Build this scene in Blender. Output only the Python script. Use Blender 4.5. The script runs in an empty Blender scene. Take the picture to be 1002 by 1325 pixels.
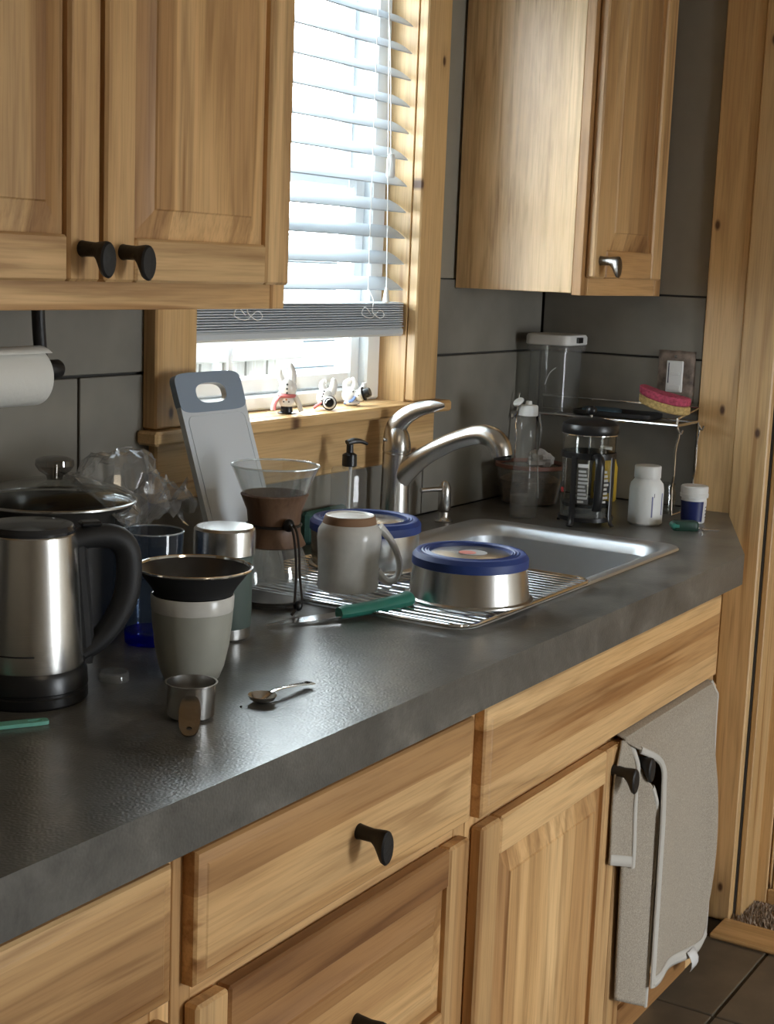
import bpy, math, random
from mathutils import Vector, Matrix
random.seed(7)
SC = bpy.context.scene
COL = SC.collection
ZC = 0.91                       # counter top height above the floor; shapes below are given from the counter top

# ------------------------------------------------------------------ camera
def make_camera():
    yaw, pitch, roll = 1.01808, 0.16420, 0.03914
    cy, sy, cp, sp = math.cos(yaw), math.sin(yaw), math.cos(pitch), math.sin(pitch)
    f = Vector((sy*cp, cy*cp, -sp)); r = Vector((cy, -sy, 0)); u = r.cross(f)
    c, s = math.cos(roll), math.sin(roll)
    r2 = c*r + s*u; u2 = -s*r + c*u
    cam = bpy.data.cameras.new('camera'); o = bpy.data.objects.new('camera', cam); COL.objects.link(o)
    m = Matrix((r2, u2, -f)).transposed().to_4x4(); m.translation = (0, -1.5075, 0.494 + ZC)
    o.matrix_world = m
    cam.sensor_fit = 'HORIZONTAL'; cam.sensor_width = 36; cam.lens = 1920/1002*36
    cam.clip_start = 0.02
    SC.camera = o
make_camera()

# ------------------------------------------------------------------ world, lamps, exposure
w = bpy.data.worlds.new('overcast_sky'); SC.world = w; w.use_nodes = True
bg = w.node_tree.nodes['Background']; bg.inputs['Color'].default_value = (0.90, 0.955, 1.0, 1); bg.inputs['Strength'].default_value = 20.0
vs = SC.view_settings
vs.view_transform = 'Standard'; vs.look = 'None'; vs.gamma = 1; vs.use_curve_mapping = False; vs.exposure = 0.28
def area(name, loc, rot, sx, sy, power, color, portal=False):
    l = bpy.data.lights.new(name, 'AREA'); l.shape = 'RECTANGLE'; l.size = sx; l.size_y = sy; l.energy = power; l.color = color
    o = bpy.data.objects.new(name, l); COL.objects.link(o); o.location = loc; o.rotation_euler = rot
    if portal: l.cycles.is_portal = True
    return o
R90 = math.pi/2
area('window_portal', (2.14, 0.13, 0.70 + ZC), (-R90, 0, 0), 0.70, 0.98, 1, (1, 1, 1), True)      # opening above the sink
area('fill_door_portal', (2.05, -4.02, 0.95), (R90, 0, 0), 0.74, 1.64, 1, (1, 1, 1), True)              # unseen door opening added behind the viewpoint for fill daylight
area('ceiling_fill_light', (0.55, -2.35, 2.33), (0, 0, 0), 0.34, 0.34, 2.5, (1.0, 0.80, 0.56))      # unseen lamp added as weak warm fill

# ------------------------------------------------------------------ node helpers / materials
MATS = {}
def nm(name):
    m = bpy.data.materials.new(name); m.use_nodes = True
    nt = m.node_tree; b = nt.nodes['Principled BSDF']; MATS[name] = m
    return m, nt, b
def N(nt, t, **kw):
    n = nt.nodes.new(t)
    for k, v in kw.items():
        if k in n.inputs.keys(): n.inputs[k].default_value = v
        else: setattr(n, k, v)
    return n
def ramp(nt, fac, stops):
    r = nt.nodes.new('ShaderNodeValToRGB'); e = r.color_ramp.elements
    while len(e) < len(stops): e.new(0.5)
    for i, (p, c) in enumerate(stops): e[i].position = p; e[i].color = (*c, 1)
    nt.links.new(fac, r.inputs[0]); return r.outputs[0]
def mixc(nt, fac, a, b, mode='MIX'):
    n = nt.nodes.new('ShaderNodeMix'); n.data_type = 'RGBA'; n.blend_type = mode
    for i, s in ((0, fac), (6, a), (7, b)):
        if hasattr(s, 'is_output'): nt.links.new(s, n.inputs[i])
        else: n.inputs[i].default_value = s if i == 0 else (*s, 1)
    return n.outputs[2]
def math_(nt, op, a, b=0.0, c=0.0):
    n = nt.nodes.new('ShaderNodeMath'); n.operation = op
    for i, s in enumerate((a, b, c)):
        if hasattr(s, 'is_output'): nt.links.new(s, n.inputs[i])
        else: n.inputs[i].default_value = s
    return n.outputs[0]
def bump(nt, b, h, strength, dist):
    n = nt.nodes.new('ShaderNodeBump'); n.inputs['Strength'].default_value = strength; n.inputs['Distance'].default_value = dist
    nt.links.new(h, n.inputs['Height']); nt.links.new(n.outputs[0], b.inputs['Normal'])
def plain(name, col, rough=0.5, metal=0.0, spec=0.5, var=0.0, vscale=30, bmp=0.0, bscale=200, **kw):
    m, nt, b = nm(name)
    b.inputs['Base Color'].default_value = (*col, 1); b.inputs['Roughness'].default_value = rough
    b.inputs['Metallic'].default_value = metal; b.inputs['Specular IOR Level'].default_value = spec
    for k, v in kw.items(): b.inputs[k].default_value = v
    tc = N(nt, 'ShaderNodeTexCoord')
    if var:
        n = N(nt, 'ShaderNodeTexNoise', Scale=vscale, Detail=4.0); nt.links.new(tc.outputs['Object'], n.inputs['Vector'])
        lo = tuple(c*(1-var) for c in col); hi = tuple(min(1, c*(1+var)) for c in col)
        nt.links.new(ramp(nt, n.outputs['Fac'], [(0.3, lo), (0.7, hi)]), b.inputs['Base Color'])
    if bmp:
        n = N(nt, 'ShaderNodeTexNoise', Scale=bscale, Detail=3.0); nt.links.new(tc.outputs['Object'], n.inputs['Vector'])
        bump(nt, b, n.outputs['Fac'], bmp, 0.002)
    return m
def thin_glass(name, tint=(1, 1, 1), ior=1.5, rough=0.02, extra=0.0, extra_col=(1, 1, 1)):
    # clear thin-walled glass / plastic: transparent sheet with a Fresnel mirror coat
    m, nt, b = nm(name); out = nt.nodes['Material Output']
    t = N(nt, 'ShaderNodeBsdfTransparent'); t.inputs[0].default_value = (*tint, 1)
    g = N(nt, 'ShaderNodeBsdfGlossy', Roughness=rough)
    fr = N(nt, 'ShaderNodeFresnel', IOR=ior); ge = N(nt, 'ShaderNodeNewGeometry')      # both faces of the sheet reflect alike
    nt.links.new(math_(nt, 'ADD', math_(nt, 'MULTIPLY', ge.outputs['Backfacing'], 1.0/ior - ior), ior), fr.inputs['IOR'])
    mx = N(nt, 'ShaderNodeMixShader'); nt.links.new(fr.outputs[0], mx.inputs[0]); nt.links.new(t.outputs[0], mx.inputs[1]); nt.links.new(g.outputs[0], mx.inputs[2])
    last = mx.outputs[0]
    if extra:
        d = N(nt, 'ShaderNodeBsdfDiffuse'); d.inputs[0].default_value = (*extra_col, 1)
        m2 = N(nt, 'ShaderNodeMixShader'); m2.inputs[0].default_value = extra
        nt.links.new(last, m2.inputs[1]); nt.links.new(d.outputs[0], m2.inputs[2]); last = m2.outputs[0]
    nt.links.new(last, out.inputs['Surface'])
    return m
def wood(name, axis, cols, perp=None, boards=0.0, rough=0.42, streak=0.35, knots=0.0, knotcol=(0.10, 0.045, 0.02), fine=1.0):
    # grain runs along `axis`; cols = light, mid, dark; every part gets its own offset
    m, nt, b = nm(name); L = nt.links
    tc = N(nt, 'ShaderNodeTexCoord'); oi = N(nt, 'ShaderNodeObjectInfo')
    off = math_(nt, 'MULTIPLY', oi.outputs['Random'], 37.0)
    add = N(nt, 'ShaderNodeVectorMath', operation='ADD'); L.new(tc.outputs['Object'], add.inputs[0])
    cx = N(nt, 'ShaderNodeCombineXYZ'); [L.new(off, cx.inputs[i]) for i in range(3)]; L.new(cx.outputs[0], add.inputs[1])
    sc = [1.0, 1.0, 1.0]; sc['xyz'.index(axis)] = 0.07
    mp = N(nt, 'ShaderNodeMapping'); mp.inputs['Scale'].default_value = sc; L.new(add.outputs[0], mp.inputs['Vector'])
    big = N(nt, 'ShaderNodeTexNoise', Scale=9.0, Detail=3.0, Distortion=0.6); L.new(mp.outputs[0], big.inputs['Vector'])
    mid = N(nt, 'ShaderNodeTexNoise', Scale=55.0*fine, Detail=5.0, Distortion=1.2); L.new(mp.outputs[0], mid.inputs['Vector'])
    rings = N(nt, 'ShaderNodeMath', operation='MULTIPLY'); L.new(big.outputs['Fac'], rings.inputs[0]); rings.inputs[1].default_value = 14.0
    rg = math_(nt, 'PINGPONG', rings.outputs[0], 1.0)
    base = ramp(nt, big.outputs['Fac'], [(0.28, cols[2]), (0.45, cols[1]), (0.62, cols[0])])
    grain = math_(nt, 'ADD', math_(nt, 'MULTIPLY', rg, 0.45), math_(nt, 'MULTIPLY', mid.outputs['Fac'], 0.75))
    gcol = ramp(nt, grain, [(0.30, (0.60, 0.50, 0.40)), (0.52, (0.95, 0.92, 0.88)), (0.75, (1.14, 1.12, 1.08))])
    col = mixc(nt, streak*2 if streak < .5 else 1.0, base, mixc(nt, 1.0, base, gcol, 'MULTIPLY'))
    if boards:
        sp = N(nt, 'ShaderNodeSeparateXYZ'); L.new(add.outputs[0], sp.inputs[0])
        fl = math_(nt, 'FLOOR', math_(nt, 'DIVIDE', sp.outputs['xyz'.index(perp)], boards))
        wn = N(nt, 'ShaderNodeTexWhiteNoise', noise_dimensions='1D'); L.new(fl, wn.inputs['W'])
        bc = ramp(nt, wn.outputs['Value'], [(0.0, (0.72, 0.63, 0.55)), (0.5, (1, 1, 1)), (1.0, (1.14, 1.16, 1.18))])
        col = mixc(nt, 1.0, col, bc, 'MULTIPLY')
    if knots:
        sp2 = N(nt, 'ShaderNodeSeparateXYZ'); L.new(add.outputs[0], sp2.inputs[0])
        c2 = N(nt, 'ShaderNodeCombineXYZ'); L.new(sp2.outputs['xyz'.index(perp)], c2.inputs[0])
        L.new(math_(nt, 'MULTIPLY', sp2.outputs['xyz'.index(axis)], 0.55), c2.inputs[1])
        vo = N(nt, 'ShaderNodeTexVoronoi', voronoi_dimensions='2D', Scale=knots, Randomness=1.0); L.new(c2.outputs[0], vo.inputs['Vector'])
        kf = ramp(nt, vo.outputs['Distance'], [(0.018, (1, 1, 1)), (0.042, (0, 0, 0))])
        halo = ramp(nt, vo.outputs['Distance'], [(0.03, (0.45, 0.45, 0.45)), (0.14, (0, 0, 0))])
        col = mixc(nt, halo, col, cols[2]); col = mixc(nt, kf, col, knotcol)
    sc2 = [1.0, 1.0, 1.0]; sc2['xyz'.index(axis)] = 0.03
    mp2 = N(nt, 'ShaderNodeMapping'); mp2.inputs['Scale'].default_value = sc2; L.new(add.outputs[0], mp2.inputs['Vector'])
    st = N(nt, 'ShaderNodeTexNoise', Scale=34.0, Detail=2.0, Distortion=0.5); L.new(mp2.outputs[0], st.inputs['Vector'])
    pore = N(nt, 'ShaderNodeTexNoise', Scale=330.0, Detail=2.0); L.new(mp2.outputs[0], pore.inputs['Vector'])
    col = mixc(nt, 1.0, col, ramp(nt, st.outputs['Fac'], [(0.0, (1, 1, 1)), (0.64, (1, 1, 1)), (0.70, (0.74, 0.64, 0.54)), (0.80, (0.50, 0.38, 0.29))]), 'MULTIPLY')
    col = mixc(nt, 1.0, col, ramp(nt, pore.outputs['Fac'], [(0.30, (0.88, 0.84, 0.80)), (0.55, (1.03, 1.03, 1.02))]), 'MULTIPLY')
    tone = math_(nt, 'ADD', math_(nt, 'MULTIPLY', oi.outputs['Random'], 0.22), 0.89)
    cb = N(nt, 'ShaderNodeCombineXYZ'); [L.new(tone, cb.inputs[i]) for i in range(3)]
    col = mixc(nt, 1.0, col, cb.outputs[0], 'MULTIPLY')
    L.new(col, b.inputs['Base Color']); b.inputs['Roughness'].default_value = rough
    bump(nt, b, mid.outputs['Fac'], 0.12, 0.0015)
    return m
HK = ((0.66, 0.435, 0.215), (0.54, 0.325, 0.142), (0.36, 0.190, 0.077))
wood('hickory_x', 'x', HK, 'z', 0.075)
wood('hickory_z', 'z', HK, 'x', 0.085)
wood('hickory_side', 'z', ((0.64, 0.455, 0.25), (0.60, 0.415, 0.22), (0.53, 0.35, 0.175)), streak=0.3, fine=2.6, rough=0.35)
PN = ((0.66, 0.45, 0.225), (0.58, 0.37, 0.165), (0.42, 0.235, 0.095))
wood('pine_x', 'x', PN, 'z', knots=5.0, streak=0.2)
wood('pine_sill', 'x', PN, 'y', knots=4.0, streak=0.2)
wood('pine_z', 'z', PN, 'x', knots=6.0, streak=0.2)
wood('pine_zy', 'z', PN, 'y', knots=5.5, streak=0.2)
wood('pine_y', 'y', PN, 'x', knots=4.0, streak=0.2)
wood('weathered_x', 'x', ((0.13, 0.13, 0.12), (0.10, 0.098, 0.092), (0.06, 0.058, 0.054)), rough=0.8)
wood('weathered_z', 'z', ((0.13, 0.13, 0.12), (0.10, 0.098, 0.092), (0.06, 0.058, 0.054)), rough=0.8)
wood('collar_wood', 'z', ((0.15, 0.085, 0.05), (0.12, 0.066, 0.038), (0.08, 0.042, 0.024)), rough=0.5)
def concrete():
    m, nt, b = nm('dark_concrete'); L = nt.links; tc = N(nt, 'ShaderNodeTexCoord')
    n1 = N(nt, 'ShaderNodeTexNoise', Scale=8.0, Detail=7.0, Roughness=0.68, Distortion=0.8); L.new(tc.outputs['Object'], n1.inputs['Vector'])
    n2 = N(nt, 'ShaderNodeTexNoise', Scale=60.0, Detail=5.0, Roughness=0.7); L.new(tc.outputs['Object'], n2.inputs['Vector'])
    n3 = N(nt, 'ShaderNodeTexNoise', Scale=300.0, Detail=0.0); L.new(tc.outputs['Object'], n3.inputs['Vector'])
    c = ramp(nt, n1.outputs['Fac'], [(0.30, (0.066, 0.064, 0.057)), (0.47, (0.108, 0.104, 0.094)), (0.58, (0.140, 0.134, 0.120)), (0.70, (0.20, 0.19, 0.17))])
    c2 = ramp(nt, n2.outputs['Fac'], [(0.3, (0.78, 0.78, 0.78)), (0.7, (1.18, 1.18, 1.18))])
    L.new(mixc(nt, 1.0, c, c2, 'MULTIPLY'), b.inputs['Base Color'])
    rr = ramp(nt, n2.outputs['Fac'], [(0.3, (0.28, 0.28, 0.28)), (0.7, (0.34, 0.34, 0.34))]); L.new(rr, b.inputs['Roughness'])
    b.inputs['Specular IOR Level'].default_value = 0.75
    bump(nt, b, n3.outputs['Fac'], 0.16, 0.0016)
concrete()
plain('slate_tile', (0.205, 0.190, 0.160), 0.6, var=0.22, vscale=6, bmp=0.15, bscale=60)
plain('tile_joint', (0.045, 0.042, 0.037), 0.8)
plain('wall_paint', (0.265, 0.235, 0.185), 0.8, var=0.03)
plain('room_paint', (0.62, 0.55, 0.44), 0.85)
plain('floor_tile', (0.150, 0.122, 0.088), 0.5, var=0.25, vscale=9, bmp=0.2, bscale=40)
plain('grout', (0.07, 0.058, 0.042), 0.9)
plain('carpet', (0.34, 0.26, 0.19), 0.95, var=0.35, vscale=120)
plain('ceiling_paint', (0.75, 0.72, 0.66), 0.9)
plain('vinyl', (0.80, 0.83, 0.84), 0.4)
plain('blind_slat', (0.52, 0.57, 0.62), 0.45)
plain('cord_white', (0.85, 0.85, 0.84), 0.6)
plain('iron', (0.018, 0.017, 0.017), 0.45, metal=0.3, bmp=0.35, bscale=150)
plain('pewter', (0.22, 0.21, 0.20), 0.3, metal=1.0, bmp=0.3, bscale=120)
def steel(name, col, rough, axis_scale=(1, 1, 40), s=0.06):
    m, nt, b = nm(name); b.inputs['Base Color'].default_value = (*col, 1); b.inputs['Metallic'].default_value = 1; b.inputs['Roughness'].default_value = rough
    tc = N(nt, 'ShaderNodeTexCoord'); mp = N(nt, 'ShaderNodeMapping'); mp.inputs['Scale'].default_value = axis_scale
    nt.links.new(tc.outputs['Object'], mp.inputs['Vector']); n = N(nt, 'ShaderNodeTexNoise', Scale=40.0, Detail=3.0); nt.links.new(mp.outputs[0], n.inputs['Vector'])
    bump(nt, b, n.outputs['Fac'], s, 0.001)
steel('steel', (0.66, 0.65, 0.63), 0.26)
steel('steel_sink', (0.68, 0.71, 0.74), 0.42, (40, 1, 1))
steel('steel_nickel', (0.56, 0.54, 0.51), 0.27, (1, 1, 1), 0.02)
steel('smoke_steel', (0.10, 0.10, 0.105), 0.35, (1, 1, 1), 0.05)
steel('chrome', (0.85, 0.85, 0.85), 0.10, (1, 1, 1), 0.0)
plain('black_plastic', (0.010, 0.010, 0.011), 0.32)
plain('black_matte', (0.012, 0.012, 0.013), 0.6)
plain('smoke_plastic', (0.03, 0.03, 0.032), 0.15)
plain('white_plastic', (0.74, 0.74, 0.72), 0.4)
plain('hdpe_white', (0.80, 0.81, 0.80), 0.42, **{'Subsurface Weight': 0.15, 'Subsurface Radius': (0.01, 0.01, 0.01)})
plain('board_plastic', (0.62, 0.66, 0.70), 0.45)
plain('board_grip', (0.24, 0.30, 0.38), 0.6)
plain('celadon', (0.36, 0.36, 0.31), 0.35, var=0.05)
plain('stoneware', (0.60, 0.59, 0.55), 0.25, var=0.06, vscale=60)
plain('raw_clay', (0.26, 0.15, 0.085), 0.85)
plain('ceramic_white', (0.80, 0.78, 0.74), 0.2)
plain('blue_rubber', (0.018, 0.045, 0.20), 0.5)
plain('logo_pink', (0.65, 0.22, 0.18), 0.5)
plain('logo_grey', (0.40, 0.40, 0.40), 0.4)
plain('green_handle', (0.035, 0.22, 0.165), 0.35)
plain('dark_green', (0.012, 0.05, 0.032), 0.45)
plain('mint', (0.20, 0.55, 0.44), 0.45)
plain('thermos_green', (0.085, 0.115, 0.10), 0.55, bmp=0.1, bscale=400)
plain('sponge_pink', (0.46, 0.07, 0.12), 0.95, var=0.35, vscale=180, bmp=0.8, bscale=260)
plain('sponge_tan', (0.52, 0.36, 0.14), 0.95, var=0.3, vscale=180, bmp=0.8, bscale=220)
plain('label_blue', (0.012, 0.022, 0.125), 0.4)
plain('label_white', (0.72, 0.71, 0.70), 0.5)
plain('print_grey', (0.42, 0.42, 0.40), 0.5)
plain('ink', (0.06, 0.06, 0.09), 0.6)
plain('ink_blue', (0.18, 0.20, 0.36), 0.6)
plain('ink_red', (0.40, 0.03, 0.03), 0.5)
plain('yellow_plastic', (0.62, 0.40, 0.04), 0.4)
plain('soap_green', (0.03, 0.12, 0.09), 0.3)
plain('pad_teal', (0.03, 0.085, 0.07), 0.9)
plain('water_soap', (0.30, 0.32, 0.31), 0.3)
plain('paper', (0.76, 0.75, 0.70), 0.95, bmp=0.25, bscale=150)
plain('linen', (0.40, 0.345, 0.275), 0.95, var=0.22, vscale=420, bmp=0.7, bscale=700)
plain('hem', (0.54, 0.51, 0.46), 0.9, bmp=0.3, bscale=500)
plain('stone_plate', (0.21, 0.165, 0.135), 0.8, var=0.55, vscale=45, bmp=1.0, bscale=70)
plain('food_brown', (0.20, 0.135, 0.08), 0.8, var=0.5, vscale=90)
plain('tub_lid', (0.24, 0.10, 0.07), 0.5)
plain('tissue', (0.42, 0.40, 0.38), 0.9)
plain('scarf_pink', (0.60, 0.16, 0.16), 0.5)
plain('scarf_blue', (0.10, 0.17, 0.36), 0.5)
plain('carrot', (0.62, 0.20, 0.03), 0.5)
plain('snow', (0.9, 0.92, 0.95), 0.9)
plain('shed_wall', (0.17, 0.20, 0.22), 0.8)
plain('gravel', (0.22, 0.21, 0.19), 0.95, var=0.3)
plain('shed_trim', (0.24, 0.26, 0.27), 0.8)
plain('coffee_dark', (0.012, 0.008, 0.006), 0.3)
plain('pot_dark', (0.028, 0.026, 0.024), 0.22)
plain('leather', (0.02, 0.014, 0.010), 0.6)
plain('blue_cloth', (0.06, 0.11, 0.15), 0.7)
plain('crumb', (0.03, 0.02, 0.015), 0.8)
thin_glass('pane_glass', (0.95, 0.98, 0.98))
thin_glass('clear_glass', (0.93, 0.94, 0.93), 1.5)
thin_glass('clear_plastic', (0.90, 0.91, 0.90), 1.45, 0.06, 0.05)
thin_glass('tub_plastic', (0.82, 0.81, 0.78), 1.45, 0.1, 0.08)
thin_glass('blue_glass', (0.74, 0.81, 0.90), 1.5, 0.02, 0.02, (0.3, 0.4, 0.6))
thin_glass('flask_glass', (0.93, 0.94, 0.935), 1.75, 0.02, 0.035)
thin_glass('deep_blue_glass', (0.05, 0.08, 0.75), 1.5, 0.02, 0.12, (0.01, 0.02, 0.6))
thin_glass('rim_glass', (0.9, 0.93, 0.93), 2.4, 0.05, 0.22, (0.85, 0.9, 0.9))
thin_glass('smoke_glass', (0.62, 0.61, 0.60), 2.2)
thin_glass('film', (0.90, 0.90, 0.89), 1.6, 0.10, 0.09, (0.70, 0.69, 0.67))
m, nt, b = nm('fill_diffuser'); b.inputs['Base Color'].default_value = (0.9, 0.88, 0.8, 1); b.inputs['Emission Color'].default_value = (1, 0.84, 0.62, 1); b.inputs['Emission Strength'].default_value = 6  # glowing face of the added fill lamp

# ------------------------------------------------------------------ mesh builder
class MB:
    def __init__(s): s.v = []; s.f = []
    def add(s, vs, fs):
        n = len(s.v); s.v += [tuple(v) for v in vs]; s.f += [tuple(i + n for i in f) for f in fs]; return s
    def box(s, x0, x1, y0, y1, z0, z1, b=0.0015, M=None):
        X, Y, Z = (x0, x1), (y0, y1), (z0, z1); b = min(b, abs(x1-x0)/2.2, abs(y1-y0)/2.2, abs(z1-z0)/2.2)
        vs = []; idx = {}
        for i in (0, 1):
            for j in (0, 1):
                for k in (0, 1):
                    p = (X[i], Y[j], Z[k]); sg = (1-2*i, 1-2*j, 1-2*k)
                    for a in range(3):
                        q = [p[t] + (sg[t]*b if t != a else 0) for t in range(3)]
                        idx[i, j, k, a] = len(vs); vs.append(q)
        fs = []
        for a in range(3):
            o = [t for t in range(3) if t != a]
            for s_ in (0, 1):
                q = []
                for (m_, n_) in ((0, 0), (1, 0), (1, 1), (0, 1)):
                    c = [0, 0, 0]; c[a] = s_; c[o[0]] = m_; c[o[1]] = n_; q.append(idx[c[0], c[1], c[2], a])
                if (s_ == 0) != (a == 1): q.reverse()
                fs.append(q)
        for a in range(3):           # edges parallel to axis a
            o = [t for t in range(3) if t != a]
            for m_ in (0, 1):
                for n_ in (0, 1):
                    c0 = [0, 0, 0]; c0[o[0]] = m_; c0[o[1]] = n_; c1 = list(c0); c1[a] = 1
                    q = [idx[(*c0, o[0])], idx[(*c1, o[0])], idx[(*c1, o[1])], idx[(*c0, o[1])]]
                    if (m_ == n_) != (a == 1): q.reverse()
                    fs.append(q)
        for i in (0, 1):
            for j in (0, 1):
                for k in (0, 1):
                    q = [idx[i, j, k, 0], idx[i, j, k, 1], idx[i, j, k, 2]]
                    if (i + j + k) % 2: q.reverse()
                    fs.append(q[::-1])
        if M: vs = [M @ Vector(v) for v in vs]
        return s.add(vs, fs)
    def lathe(s, prof, seg=40, c=(0, 0, 0), a0=0, a1=2*math.pi, M=None):
        full = abs(a1-a0-2*math.pi) < 1e-6; n = seg if full else seg+1; vs = []; fs = []
        for r, z in prof:
            for i in range(n):
                a = a0 + (a1-a0)*i/seg; vs.append(Vector((c[0]+r*math.cos(a), c[1]+r*math.sin(a), c[2]+z)))
        for j in range(len(prof)-1):
            for i in range(seg):
                i2 = (i+1) % n if full else i+1
                a_, b_, c_, d_ = j*n+i, j*n+i2, (j+1)*n+i2, (j+1)*n+i
                if prof[j][0] < 1e-6: fs.append((a_, c_, d_))
                elif prof[j+1][0] < 1e-6: fs.append((a_, b_, d_))
                else: fs.append((a_, b_, c_, d_))
        if M: vs = [M @ v for v in vs]
        return s.add(vs, fs)
    def rings(s, rings, cap=True, closed=False):
        n = len(rings[0]); vs = [v for r in rings for v in r]; fs = []
        k = len(rings)
        for j in range(k if closed else k-1):
            j2 = (j+1) % k
            for i in range(n):
                i2 = (i+1) % n; fs.append((j*n+i, j*n+i2, j2*n+i2, j2*n+i))
        if cap and not closed: fs.append(tuple(range(n))[::-1]); fs.append(tuple((k-1)*n+i for i in range(n)))
        return s.add(vs, fs)
    def tube(s, pts, r, seg=10, closed=False, flat=1.0, up=None):
        pts = [Vector(p) for p in pts]; k = len(pts); rr = r if isinstance(r, (list, tuple)) else [r]*k; rs = []; prev = None
        for i, p in enumerate(pts):
            if closed: t = pts[(i+1) % k] - pts[i-1]
            else: t = pts[min(i+1, k-1)] - pts[max(i-1, 0)]
            t.normalize()
            if prev is None:
                u = Vector(up) if up else (Vector((0, 0, 1)) if abs(t.z) < 0.9 else Vector((1, 0, 0)))
            else: u = prev
            u = (u - t*u.dot(t)).normalized(); prev = u; v = t.cross(u)
            q = rr[i] if not isinstance(rr[i], tuple) else None
            ru, rv = (q, q*flat) if q is not None else rr[i]
            rs.append([p + u*math.cos(2*math.pi*j/seg)*ru + v*math.sin(2*math.pi*j/seg)*rv for j in range(seg)])
        return s.rings(rs, True, closed)
    def prism(s, poly, d, M=None):
        # polygon in local xy, thickness d along z (0..d)
        n = len(poly); vs = [Vector((x, y, 0)) for x, y in poly] + [Vector((x, y, d)) for x, y in poly]
        fs = [tuple(range(n))[::-1], tuple(range(n, 2*n))] + [(i, (i+1) % n, n+(i+1) % n, n+i) for i in range(n)]
        if M: vs = [M @ v for v in vs]
        return s.add(vs, fs)
    def grid(s, P):     # P[j][i] points
        h, w_ = len(P), len(P[0]); vs = [p for r in P for p in r]
        return s.add(vs, [(j*w_+i, j*w_+i+1, (j+1)*w_+i+1, (j+1)*w_+i) for j in range(h-1) for i in range(w_-1)])
    def blob(s, c, rx, ry=None, rz=None, seg=20, M=None):
        ry = ry or rx; rz = rz or rx; k = seg//2
        prof = [(math.sin(math.pi*j/k), -math.cos(math.pi*j/k)) for j in range(k+1)]; prof[0] = (0, -1); prof[-1] = (0, 1)
        T = Matrix.Translation(c) @ (M or Matrix()) @ Matrix.Diagonal((rx, ry, rz, 1))
        return s.lathe(prof, seg, M=T)
LOC = {}
def root_of(o):
    while o.parent: o = o.parent
    return o
def obj(name, mb, mat, parent=None, smooth=True, ang=35, local=False, solid=None, sub=0, mesh=None):
    if mesh is None:
        me = bpy.data.meshes.new(name); vs = mb.v
        if parent is not None and not local:
            l = LOC.get(root_of(parent).name)
            if l: vs = [(x-l[0], y-l[1], z-l[2]) for x, y, z in vs]
        me.from_pydata(vs, [], mb.f); me.validate(); me.update()
        if smooth:
            for p in me.polygons: p.use_smooth = True
            me.set_sharp_from_angle(angle=math.radians(ang))
        me.materials.append(MATS[mat])
    else: me = mesh
    o = bpy.data.objects.new(name, me); COL.objects.link(o)
    if parent is not None: o.parent = parent
    else: o.location.z += ZC
    if sub:
        m = o.modifiers.new('s', 'SUBSURF'); m.levels = m.render_levels = sub
    if solid:
        m = o.modifiers.new('t', 'SOLIDIFY'); m.thickness = solid; m.offset = 0
    return o
def tag(o, label, cat, group=None):
    o['label'] = label; o['category'] = cat
    if group: o['group'] = group
    return o
def thing(name, label, cat, loc=(0, 0, 0), rz=0.0, group=None, absolute=False):
    o = bpy.data.objects.new(name, None); COL.objects.link(o); o.empty_display_size = 0.05
    o.location = (loc[0], loc[1], loc[2] + ZC); o.rotation_euler = (0, 0, rz)
    if absolute: LOC[o.name] = loc
    return tag(o, label, cat, group)
def part(name, mb, mat, parent, label=None, **kw):
    o = obj(name, mb, mat, parent, local=root_of(parent).name not in LOC, **kw)
    if label: o['label'] = label
    return o
def struct(name, mb, mat, parent=None, label=None, **kw):
    o = obj(name, mb, mat, parent, **kw)
    if parent is None: o['kind'] = 'structure'
    if label: o['label'] = label
    return o
def arc(cx, cy, r, a0, a1, n): return [(cx + r*math.cos(math.radians(a0+(a1-a0)*i/n)), cy + r*math.sin(math.radians(a0+(a1-a0)*i/n))) for i in range(n+1)]
def rrect(x0, x1, y0, y1, r, n=6):
    return arc(x1-r, y1-r, r, 0, 90, n) + arc(x0+r, y1-r, r, 90, 180, n) + arc(x0+r, y0+r, r, 180, 270, n) + arc(x1-r, y0+r, r, 270, 360, n)
def bez(pts, n=12):
    # Catmull-Rom through points
    P = [Vector(p) for p in pts]; out = []
    for i in range(len(P)-1):
        p0 = P[max(i-1, 0)]; p1 = P[i]; p2 = P[i+1]; p3 = P[min(i+2, len(P)-1)]
        for k in range(n):
            t = k/n
            out.append(0.5*((2*p1) + (p2-p0)*t + (2*p0-5*p1+4*p2-p3)*t*t + (3*p1-p0-3*p2+p3)*t**3))
    return out + [P[-1]]
def lerpr(rs, n=12):
    out = []
    for i in range(len(rs)-1):
        for k in range(n):
            t = k/n; out.append(rs[i]*(1-t)+rs[i+1]*t)
    return out + [rs[-1]]

FL = -0.91     # floor
WR = 3.075     # right wall plane
YF = -0.667    # counter front edge
YD = -0.640    # door and drawer fronts
YB = -0.620    # face frame
CT = 0.056     # counter thickness

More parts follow.
